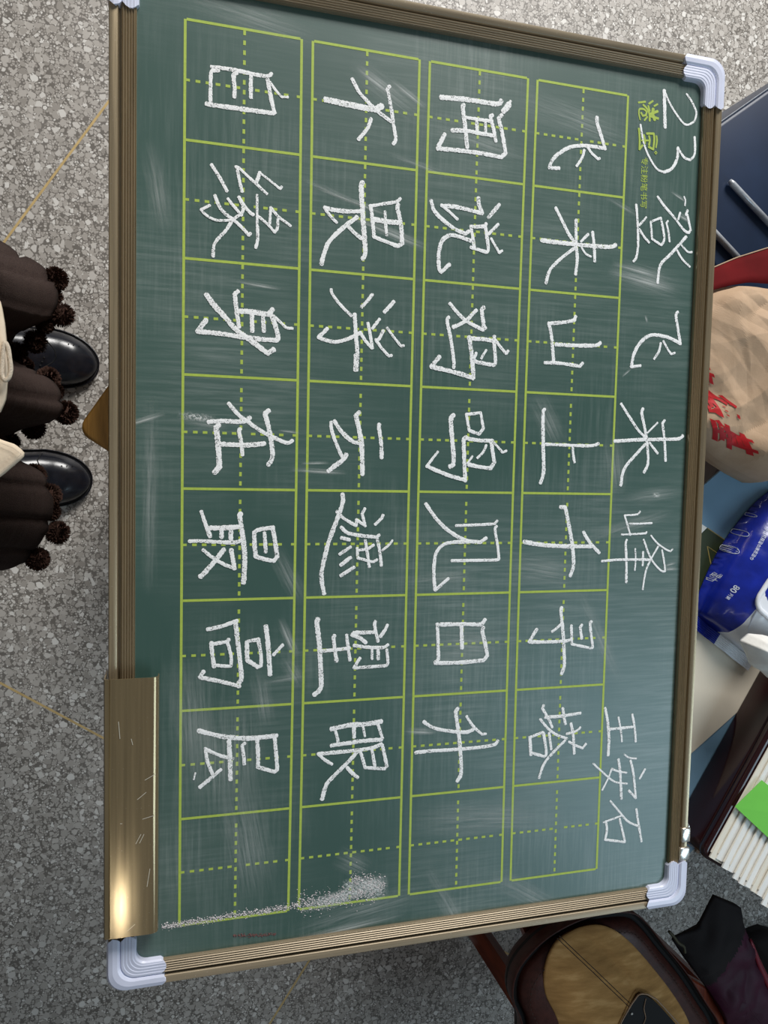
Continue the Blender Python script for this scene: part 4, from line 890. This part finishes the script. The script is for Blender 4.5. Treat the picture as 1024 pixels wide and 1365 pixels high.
# ---------------------------------------------------------------- chair under the handbag
ch = empty('wooden_chair', (0.9811,-1.5616,0.0000)[:2] + (0,), 'red brown wooden chair under the brown handbag beside the board', 'chair')
ZS = 0.44
scn = Vector((0.7354,-1.2886,0.4400))
o = mesh('seat', *prism(rrect(scn, 0.13, 0.12, 0.02, B, A), ZS - 0.02, ZS), MT['redwood'], ch); bevel(o, 0.004, 2)
for a_ in (-1, 1):
    for b_ in (-1, 1):
        t_ = scn + A * (a_ * 0.095) + B * (b_ * 0.105); mesh('leg', *bar((t_.x, t_.y, 0), (t_.x, t_.y, ZS - 0.02), 0.032, 0.032, A), MT['redwood'], ch)
rr0, rr1 = Vector((0.5109,-1.0493,0.4200)), Vector((0.5577,-1.1460,0.4200)); 
mesh('side_rail', *bar(rr0 - (rr1 - rr0) * 0.5, rr1 + (rr1 - rr0) * 0.35, 0.024, 0.030), MT['redwood'], ch)
rk = (rr1 - rr0).normalized(); rs = Vector((rk.y, -rk.x, 0)) * -1
mesh('side_rail', *bar(rr0 - (rr1 - rr0) * 0.5 + Vector((0.022, 0.009, -0.012)), rr1 + Vector((0.022, 0.009, -0.012)), 0.018, 0.02), MT['redwood'], ch)
pbk = rr0 - (rr1 - rr0) * 0.5
mesh('post', *bar((pbk.x, pbk.y, 0), (pbk.x, pbk.y, 0.435), 0.03, 0.03, A), MT['redwood'], ch)

# ---------------------------------------------------------------- handbag
hb = empty('handbag', (0.6819,-1.2512,0.4400)[:2] + (ZS,), 'dark brown leather handbag with tan suede panel on the chair below the board', 'handbag')
HO = [(0.4758,-1.1632),(0.4598,-1.1237),(0.4647,-1.0849),(0.4921,-1.0539),(0.5290,-1.0324),(0.5802,-1.0191),(0.6422,-1.0211),(0.6722,-1.0402),(0.7086,-1.0838),(0.7486,-1.1312),(0.7894,-1.1893),(0.8164,-1.2316),(0.8546,-1.3370),(0.8401,-1.4454),(0.7198,-1.4901),(0.5884,-1.4334),(0.4987,-1.3198),(0.4798,-1.2254)]
HC = (0.6351,-1.2155,0.5000)[:2]
def ring_solid(profile, outline, centre, n=120):
    P = resample(catmull([Vector((*p, 0)) for p in outline], 5, True), n); c = Vector((*centre, 0)); V, F = [], []
    for r, z in profile:
        for p in P: q = c.lerp(p, r); V.append((q.x, q.y, z))
    m = len(profile)
    for k in range(m - 1):
        for i in range(n): F.append((k * n + i, k * n + (i + 1) % n, (k + 1) * n + (i + 1) % n, (k + 1) * n + i))
    F += [tuple(range(n)), tuple(range((m - 1) * n, m * n))[::-1]]
    return V, F
fixn(mesh('leather_body', *ring_solid([(0.90, ZS + 0.0005), (0.965, 0.462), (0.99, 0.485), (1.0, 0.497), (0.994, 0.501), (0.984, 0.499), (0.976, 0.480), (0.935, 0.470), (0.918, 0.488), (0.905, 0.497), (0.80, 0.503), (0.4, 0.504)], HO, HC), MT['leather'], hb, smooth=True))
fixn(mesh('crevice_shade', *ring_solid([(0.979, 0.4700), (0.983, 0.4945), (0.968, 0.4880), (0.950, 0.4860), (0.925, 0.4880), (0.915, 0.4700)], HO, HC), MT['black'], hb, smooth=True))  # black ring fills the crevice inside the rim, its shade set as colour
SU = [(0.5319,-1.1697),(0.5092,-1.1210),(0.5076,-1.0808),(0.5268,-1.0450),(0.5693,-1.0314),(0.6037,-1.0364),(0.6409,-1.0623),(0.6879,-1.1145),(0.7283,-1.1668),(0.7560,-1.2143),(0.7860,-1.2944),(0.7370,-1.3804),(0.6464,-1.3895),(0.5683,-1.3194),(0.5380,-1.2330)]
SCN = (0.6276,-1.2046,0.5050)[:2]
fold_a, fold_b = Vector((0.5807,-1.0546,0.5100)), Vector((0.6719,-1.1454,0.5100)); fd = (fold_b - fold_a).normalized()
def zsu(x, y, r):
    v = Vector((x, y, 0)) - Vector((fold_a.x, fold_a.y, 0)); s = v.dot(fd); t = v.dot(Vector((fd.y, -fd.x, 0)))
    g_ = math.exp(-(t / 0.008) ** 2) * (1 if 0 < s < 0.085 else 0.3)
    return 0.5035 + 0.016 * (1 - r ** 3) - 0.005 * g_ + 0.0015 * noise.noise(Vector((x * 25, y * 25, 0)))
V, F = pad(SU, 0.5005, zsu, 110, 40, centre=SCN, smoothline=True)
mesh('suede_panel', V, F, MT['suede'], hb, smooth=True)
bvs = BVHTree.FromPolygons([Vector(v) for v in V], F)
def rsu(x, y):
    h = bvs.ray_cast(Vector((x, y, 2)), Vector((0, 0, -1))); return h[0].z if h[0] else 0.505
for ptl in ([(0.5235,-1.0405),(0.5519,-1.0681),(0.5833,-1.0987),(0.6127,-1.1284),(0.6388,-1.1545)], [(0.5270,-1.0377),(0.5554,-1.0653),(0.5868,-1.0959),(0.6163,-1.1256),(0.6424,-1.1517)]):
    q = resample([Vector((*p, 0)) for p in ptl], 24, False)
    o = mesh('seam', *tube([(p.x, p.y, rsu(p.x, p.y) + 0.0002) for p in q], 0.0006, 5), MT['stitch'], hb)
# pocket opening: flat black pad as the shade inside, with pale edge
PO = [(0.6263,-1.1711),(0.6401,-1.1486),(0.6519,-1.1348),(0.6633,-1.1391),(0.6764,-1.1482),(0.6939,-1.1662),(0.7171,-1.1923),(0.7369,-1.2474),(0.7210,-1.3146),(0.6568,-1.3125),(0.6106,-1.2568),(0.6144,-1.2063)]
V, F = pad(PO, 0.516, lambda x, y, r: 0.5215, 60, 6); mesh('pocket_opening', V, F, MT['black'], hb)
q = resample([Vector((*p, 0)) for p in [(0.6067,-1.1999),(0.6248,-1.1671),(0.6386,-1.1458),(0.6504,-1.1326),(0.6643,-1.1356),(0.6800,-1.1462),(0.6988,-1.1668),(0.7207,-1.1915),(0.7419,-1.2468)]], 40, False)
mesh('pocket_edge', *tube([(p.x, p.y, 0.5225) for p in q], 0.0012, 6), MT['rimleather'], hb)
q = resample([Vector((*p, 0)) for p in [(0.6621,-1.1420),(0.6591,-1.1563),(0.6636,-1.1719),(0.6580,-1.1846)]], 12, False)
mesh('zip_pull', *tube([(p.x, p.y, 0.5226) for p in q], 0.0006, 5), MT['rimleather'], hb)
mesh('stud', *tube([(*(0.6393,-1.1607,0.5240)[:2], 0.5215), (*(0.6393,-1.1607,0.5240)[:2], 0.5235)], 0.0018, 10), MT['steel'], hb)
P_ = resample(catmull([Vector((*p, 0)) for p in HO], 5, True), 300); parts = []
for i in range(0, 300, 2):
    c_ = Vector((*HC, 0)); a_, b_ = c_.lerp(P_[i], 0.845), c_.lerp(P_[i].lerp(P_[(i + 1) % 300], 0.9), 0.845)
    parts.append(bar((a_.x, a_.y, 0.5035), (b_.x, b_.y, 0.5035), 0.0010, 0.0008))
o = mesh('stitching', *merge(parts), MT['stitch'], hb); o['kind'] = 'stuff'

# ---------------------------------------------------------------- dark jacket
jk = empty('jacket', (0.9359,-1.2739,0.4000)[:2] + (0.4405,), 'dark purple and black jacket with crimson edge lying beside the handbag', 'jacket')
JO = [(0.8373,-1.0539),(0.8852,-1.0769),(0.8981,-1.1196),(0.9325,-1.1935),(0.9795,-1.2869),(1.0351,-1.4185),(0.9432,-1.4397),(0.8993,-1.3380),(0.8700,-1.2674),(0.8332,-1.2095),(0.7871,-1.1513),(0.7613,-1.1148),(0.7848,-1.1082),(0.8112,-1.0995)]
JC = (0.8930,-1.2325,0.4300)[:2]
ja, jb = Vector((0.9005,-1.1110,0.4300)), Vector((0.8324,-1.1966,0.4300))
def zj(x, y, r):
    p = Vector((x * 14, y * 14, 2)); return 0.462 - 0.012 * r ** 3 + 0.016 * noise.noise(p) + 0.010 * abs(noise.noise(p * 2))
V, F = pad(JO, ZS + 0.0008, zj, 110, 30, centre=JC)
mi = []
jl = (jb - ja).normalized(); jn = Vector((-jl.y, jl.x, 0))
for f in F:
    c_ = sum((Vector(V[i]) for i in f), Vector()) / len(f); v = Vector((c_.x - ja.x, c_.y - ja.y, 0))
    mi.append(1 if v.dot(jn) * 1.0 < 0 else 0)
jsign = sum(mi) / len(mi)
if jsign > 0.5: mi = [1 - k for k in mi]
mesh('cloth', V, F, MT['purple'], jk, smooth=True, mats=[MT['jetcloth']], midx=mi)
q = resample([Vector((*p, 0)) for p in [(0.9032,-1.1307),(0.9205,-1.1695),(0.9444,-1.2150),(0.9687,-1.2625),(0.9971,-1.3194)]], 20, False)
mesh('crimson_edge', *tube([(p.x, p.y, 0.455 + 0.006 * noise.noise(Vector((p.x * 14, p.y * 14, 2)))) for p in q], [0.002 + 0.004 * math.sin(i / 19 * 3.14) for i in range(20)], 8, False, 0.6), MT['crimson'], jk, smooth=True)
q = catmull([Vector((*p, 0)) for p in [(0.7322,-1.0799),(0.7415,-1.0898),(0.7503,-1.1009),(0.7603,-1.1085),(0.7629,-1.1187)]], 5)
so = mesh('cord', *tube([(p.x, p.y, 0.475) for p in q], 0.0024, 6), MT['strap'], jk, smooth=True)
bk = mesh('black_bag', *pad([(1.2959,-1.4484),(1.3371,-1.4403),(1.4465,-1.4822),(1.5093,-1.7490),(1.3901,-1.7629),(1.3468,-1.5899)], 0.0005, lambda x, y, r: 0.07 - 0.03 * r ** 2, 60, 10), MT['jetcloth'], smooth=True, base=(1.4398,-1.6410,0.0000)); tag(bk, 'black bag on the floor right of the purple jacket', 'bag')

# ---------------------------------------------------------------- person: feet, knitted skirt with pompoms, cream coat hem
pr = empty('person', (-0.30, -0.36, 0), 'person in brown knitted pompom hem, cream coat and black shoes, standing at near side', 'person')
# body under the clothes: legs and trunk in one skin
me = bpy.data.meshes.new('body')
J = {'pel': (-0.33, -0.36, 0.86), 'kl': (-0.32, -0.28, 0.46), 'al': (-0.335, -0.222, 0.075), 'kr': (-0.32, -0.44, 0.46), 'ar': (-0.335, -0.425, 0.075), 'hl': (-0.33, -0.29, 0.80), 'hr': (-0.33, -0.43, 0.80), 'wa': (-0.33, -0.36, 1.02), 'ch': (-0.33, -0.36, 1.16)}
names = list(J); bmv = [tuple(Vector(J[k]) - Vector((-0.30, -0.36, 0))) for k in names]
ix = {k: i for i, k in enumerate(names)}
ed = [(ix[a_], ix[b_]) for a_, b_ in (('pel', 'hl'), ('hl', 'kl'), ('kl', 'al'), ('pel', 'hr'), ('hr', 'kr'), ('kr', 'ar'), ('pel', 'wa'), ('wa', 'ch'))]
me.from_pydata(bmv, ed, []); body = bpy.data.objects.new('body', me); COL.objects.link(body); body.parent = pr
me.materials.append(MT['stocking'])
sk = body.modifiers.new('skin', 'SKIN')
for k, r in zip(names, (0.12, 0.055, 0.034, 0.055, 0.034, 0.08, 0.08, 0.11, 0.12)):
    me.skin_vertices[0].data[ix[k]].radius = (r, r)
me.skin_vertices[0].data[ix['pel']].use_root = True
body.modifiers.new('sub', 'SUBSURF').levels = 1
body.modifiers['sub'].render_levels = 1

def shoe(toe, dirv, side):
    d = Vector(dirv).normalized(); s = Vector((-d.y, d.x, 0)); toe = Vector(toe); L = 0.27
    def outline(t, k):  # t from toe (0) to heel (1), k = +-1
        w = 0.0465 * (1 - (1 - t / 0.30) ** 2.3) ** 0.52 if t < 0.30 else 0.0465 - 0.013 * math.sin((t - 0.30) / 0.45 * math.pi / 2) if t < 0.75 else 0.0335 * math.sqrt(max(0, 1 - ((t - 0.75) / 0.25) ** 2.4))
        return w
    ST = [0, .002, .006, .012, .02, .045, .08, .12, .17, .23, .30, .38, .47, .56, .66, .75, .83, .90, .96, .99, 1.0]
    # sole
    left, right = [], []
    for t in ST:
        c_ = toe - d * (L * t) + s * (0.004 * side * math.sin(t * 3)); w = outline(t, 1) + 0.0028
        left.append((c_.x + s.x * w, c_.y + s.y * w)); right.append((c_.x - s.x * w, c_.y - s.y * w))
    sh = mesh('shoe', [], [], MT['shoe'], pr)
    V, F = [], []; K = 14
    for t in ST:
        c_ = toe - d * (L * t + 0.002 * (1 - t)) + s * (0.004 * side * math.sin(t * 3)); w = max(outline(t, 1) - 0.0005, 0.0008)
        h = 0.014 + 0.034 * min(1, t / 0.16) ** 0.55 + 0.040 * max(0, min(1, (t - 0.25) / 0.35)) ** 1.3
        for k in range(K + 1):
            a_ = math.pi * k / K; cx_, sz_ = math.cos(a_), math.sin(a_)
            x_ = w * math.copysign(abs(cx_) ** 0.8, cx_); z_ = 0.010 + (h - 0.010) * sz_ ** 0.75
            p = c_ + s * x_; V.append((p.x, p.y, z_))
    for i in range(len(ST) - 1):
        for k in range(K): q = i * (K + 1) + k; F.append((q, q + 1, q + K + 2, q + K + 1))
    n = len(ST)
    F.append(tuple(k for k in range(K + 1))); F.append(tuple((n - 1) * (K + 1) + k for k in range(K, -1, -1)))
    off = ROOT[pr.name]
    m2 = bpy.data.meshes.new('shoe'); m2.from_pydata([tuple(Vector(v) - off) for v in V], [], F); m2.materials.append(MT['shoe'])
    for p in m2.polygons: p.use_smooth = True
    sh.data = m2; fixn(sh)
    V, F = prism(left + right[::-1], 0.0002, 0.011); fixn(mesh('sole', V, F, MT['sole'], sh))
    def surf(t, f):
        c_ = toe - d * (L * t) + s * (0.004 * side * math.sin(t * 3)); w = outline(t, 1)
        h = 0.014 + 0.034 * min(1, t / 0.16) ** 0.55 + 0.040 * max(0, min(1, (t - 0.25) / 0.35)) ** 1.3
        a_ = math.acos(max(-1, min(1, f))); cx_ = math.cos(a_)
        p = c_ + s * (w * math.copysign(abs(cx_) ** 0.8, cx_)); return Vector((p.x, p.y, 0.010 + (h - 0.010) * math.sin(a_) ** 0.75 + 0.0004))
    cap = [surf(0.27 + 0.07 * f_ * f_ - 0.03 * math.cos(f_ * 6), f_) for f_ in [k / 12 * 1.8 - 0.9 for k in range(13)]]
    mesh('toe_cap_seam', *tube(cap, 0.0008, 5), MT['seam'], sh)
    parts = []
    for k in range(6):
        p = surf(0.30 + 0.02 * abs(k - 2.5) / 2.5, -0.35 + 0.14 * k); parts.append(tube([p, p + Vector((0, 0, 0.0005))], 0.0015, 8))
    for k in range(3):
        p = surf(0.12 + 0.03 * k, (0.62 - 0.06 * k)); parts.append(tube([p, p + Vector((0, 0, 0.0005))], 0.0012, 8))
    mesh('punched_holes', *merge(parts), MT['seam'], sh)
    welt = [(p[0], p[1], 0.0122) for p in resample([Vector((*p, 0)) for p in left[:13][::-1] + right[:13]], 60, False)]
    mesh('welt', *tube(welt, 0.0012, 5), MT['shoe'], sh)
shoe(((-0.1288,-0.2171,0.0200)[0], (-0.1288,-0.2171,0.0200)[1], 0), (0.985, -0.12, 0), 1)
shoe(((-0.1399,-0.4185,0.0200)[0], (-0.1399,-0.4185,0.0200)[1], 0), (0.985, -0.13, 0), -1)

# knitted hem: front folds traced at hem height, closed round the back
hem = [(-0.2374,-0.0995),(-0.2026,-0.1187),(-0.1716,-0.1388),(-0.1581,-0.1549),(-0.1554,-0.1740),(-0.1600,-0.1937),(-0.1782,-0.2065),(-0.2015,-0.2177),(-0.2140,-0.2339),(-0.2141,-0.2530),(-0.2017,-0.2620),(-0.1821,-0.2657),(-0.1622,-0.2793),(-0.1522,-0.2964),(-0.1522,-0.3141),(-0.1660,-0.3284),(-0.1878,-0.3351),(-0.2094,-0.3417),(-0.2184,-0.3555),(-0.2131,-0.3729),(-0.1953,-0.3822),(-0.1772,-0.3937),(-0.1682,-0.4113),(-0.1664,-0.4331),(-0.1684,-0.4570),(-0.1795,-0.4829),(-0.1960,-0.5067),(-0.2231,-0.5222),(-0.2587,-0.5315)]
hem = [Vector((*p, 0)) for p in hem]
hem_back = [Vector((-0.46, -0.50, 0)), Vector((-0.50, -0.38, 0)), Vector((-0.47, -0.22, 0)), Vector((-0.38, -0.10, 0))]
loop = resample(catmull(hem, 4) + hem_back, 260)
HCn = Vector((-0.33, -0.34, 0)); V, F = [], []; LV = 30; n = len(loop)
for k in range(LV + 1):
    t = k / LV; z = 0.35 + 0.62 * t; sc = 1 - 0.42 * t ** 0.8
    for i, p in enumerate(loop):
        q = HCn + (p - HCn) * sc; rad = (p - HCn).normalized()
        cable = 0.0060 * abs(math.sin(i * math.pi / 8.0)) ** 0.4 + 0.0022 * math.sin(t * 90 + (i // 9) * 2.0)
        lip = 0.002
        q = q + rad * (cable + lip); V.append((q.x, q.y, z))
for k in range(LV):
    for i in range(n): a_ = k * n + i; b_ = k * n + (i + 1) % n; F.append((a_, b_, b_ + n, a_ + n))
F.append(tuple(range(LV * n, LV * n + n)))
skt = mesh('knitted_skirt', V, F, MT['knit'], pr, smooth=True); fixn(skt)
sm = skt.modifiers.new('thickness', 'SOLIDIFY'); sm.thickness = 0.006; sm.offset = -1
def pompom_mesh():
    V, F = [], []
    bm = bmesh.new(); bmesh.ops.create_icosphere(bm, subdivisions=2, radius=0.0125)
    for v in bm.verts: V.append(tuple(v.co))
    bm.verts.index_update(); F = [tuple(v.index for v in f.verts) for f in bm.faces]; bm.free()
    for _ in range(900):
        z = random.uniform(-1, 1); a_ = random.uniform(0, 6.283); r = math.sqrt(1 - z * z); d = Vector((r * math.cos(a_), r * math.sin(a_), z))
        s = d.cross(Vector((random.random(), random.random(), 0.3))).normalized(); L = random.uniform(0.0150, 0.0172)
        b = len(V); V += [tuple(d * 0.011 + s * 0.0012), tuple(d * 0.011 - s * 0.0012), tuple(d * L + s * 0.0004), tuple(d * L - s * 0.0004)]
        F.append((b, b + 1, b + 3, b + 2))
    m = bpy.data.meshes.new('pompom'); m.from_pydata(V, [], F); m.materials.append(MT['pom']); return m
pm = pompom_mesh()
for (c_, k) in (((-0.1551,-0.1420,0.3450), 1.0), ((-0.1576,-0.1635,0.3400), .75), ((-0.1476,-0.1871,0.3400), 1.0), ((-0.1687,-0.2003,0.3400), .8), ((-0.1814,-0.2229,0.3350), 1.0), ((-0.2042,-0.2389,0.3350), .9), ((-0.1944,-0.2565,0.3400), .8), ((-0.1660,-0.2712,0.3350), 1.0), ((-0.1562,-0.2879,0.3400), .7),
                ((-0.1439,-0.3149,0.3350), 1.02), ((-0.1838,-0.3363,0.3350), 1.0), ((-0.2140,-0.3570,0.3350), .9), ((-0.1841,-0.4000,0.3350), 1.0), ((-0.1648,-0.4258,0.3350), 1.0), ((-0.1630,-0.4480,0.3350), .8), ((-0.1546,-0.4763,0.3350), 1.0), ((-0.1800,-0.5117,0.3350), 1.0)):
    o = bpy.data.objects.new('pompom', pm); COL.objects.link(o); o.parent = skt
    o.location = Vector(c_) - ROOT[pr.name]; o.scale = (k, k, k); o.rotation_euler = (random.random() * 6, random.random() * 6, random.random() * 6)
# coat: trunk shell outside the frame and the hem that swings into it
V, F = [], []; n = 48
for k in range(9):
    z = 0.80 + 0.36 * k / 8
    for i in range(n):
        t = 2 * math.pi * i / n; V.append((-0.325 + (0.155 - 0.01 * k / 8) * math.cos(t), -0.36 + (0.215 - 0.02 * k / 8) * math.sin(t) * (1 + 0.02 * math.sin(9 * t)), z))
for k in range(8):
    for i in range(n): a_ = k * n + i; b_ = k * n + (i + 1) % n; F.append((a_, b_, b_ + n, a_ + n))
F.append(tuple(range(8 * n, 9 * n)))
ct = mesh('cream_coat', V, F, MT['coat'], pr, smooth=True); fixn(ct)
def flap(poly, name, z, th, mat):
    V, F = pad(poly, z - th, lambda x, y, r: z + 0.002 * (1 - r ** 4), 60, 8); fixn(mesh(name, V, F, mat, ct, smooth=True))
flap([(-0.1705,-0.2316),(-0.1376,-0.2503),(-0.1280,-0.2652),(-0.1257,-0.2798),(-0.1243,-0.2967),(-0.1240,-0.3169),(-0.1251,-0.3330),(-0.1286,-0.3428),(-0.1384,-0.3496),(-0.1719,-0.3508)], 'coat_hem', 0.84, 0.006, MT['coat'])
flap([(-0.1719,-0.3508),(-0.1385,-0.3581),(-0.1287,-0.3632),(-0.1198,-0.3661),(-0.1144,-0.3708),(-0.1129,-0.3735),(-0.1149,-0.3763),(-0.1214,-0.3824),(-0.1289,-0.3896),(-0.1388,-0.3951),(-0.1725,-0.4063)], 'coat_flap', 0.838, 0.005, MT['coat'])
q = catmull([Vector((*p, 0)) for p in [(-0.1244,-0.2953),(-0.1220,-0.2983),(-0.1210,-0.3056),(-0.1203,-0.3130),(-0.1216,-0.3189),(-0.1241,-0.3211),(-0.1260,-0.3175),(-0.1259,-0.3101)]], 5, True)
mesh('terry_loop', *tube([(p.x, p.y, 0.846) for p in q], 0.0017, 8, True), MT['cord'], ct, smooth=True)
q = [(-0.1278,-0.3659),(-0.1200,-0.3689),(-0.1146,-0.3731),(-0.1210,-0.3797),(-0.1279,-0.3862)]
parts = [bar((*a_, 0.8412), (*b_, 0.8412), 0.0003, 0.0004) for a_, b_ in zip(q, q[1:])]
mesh('hem_stitching', *merge(parts), MT['cord'], ct)
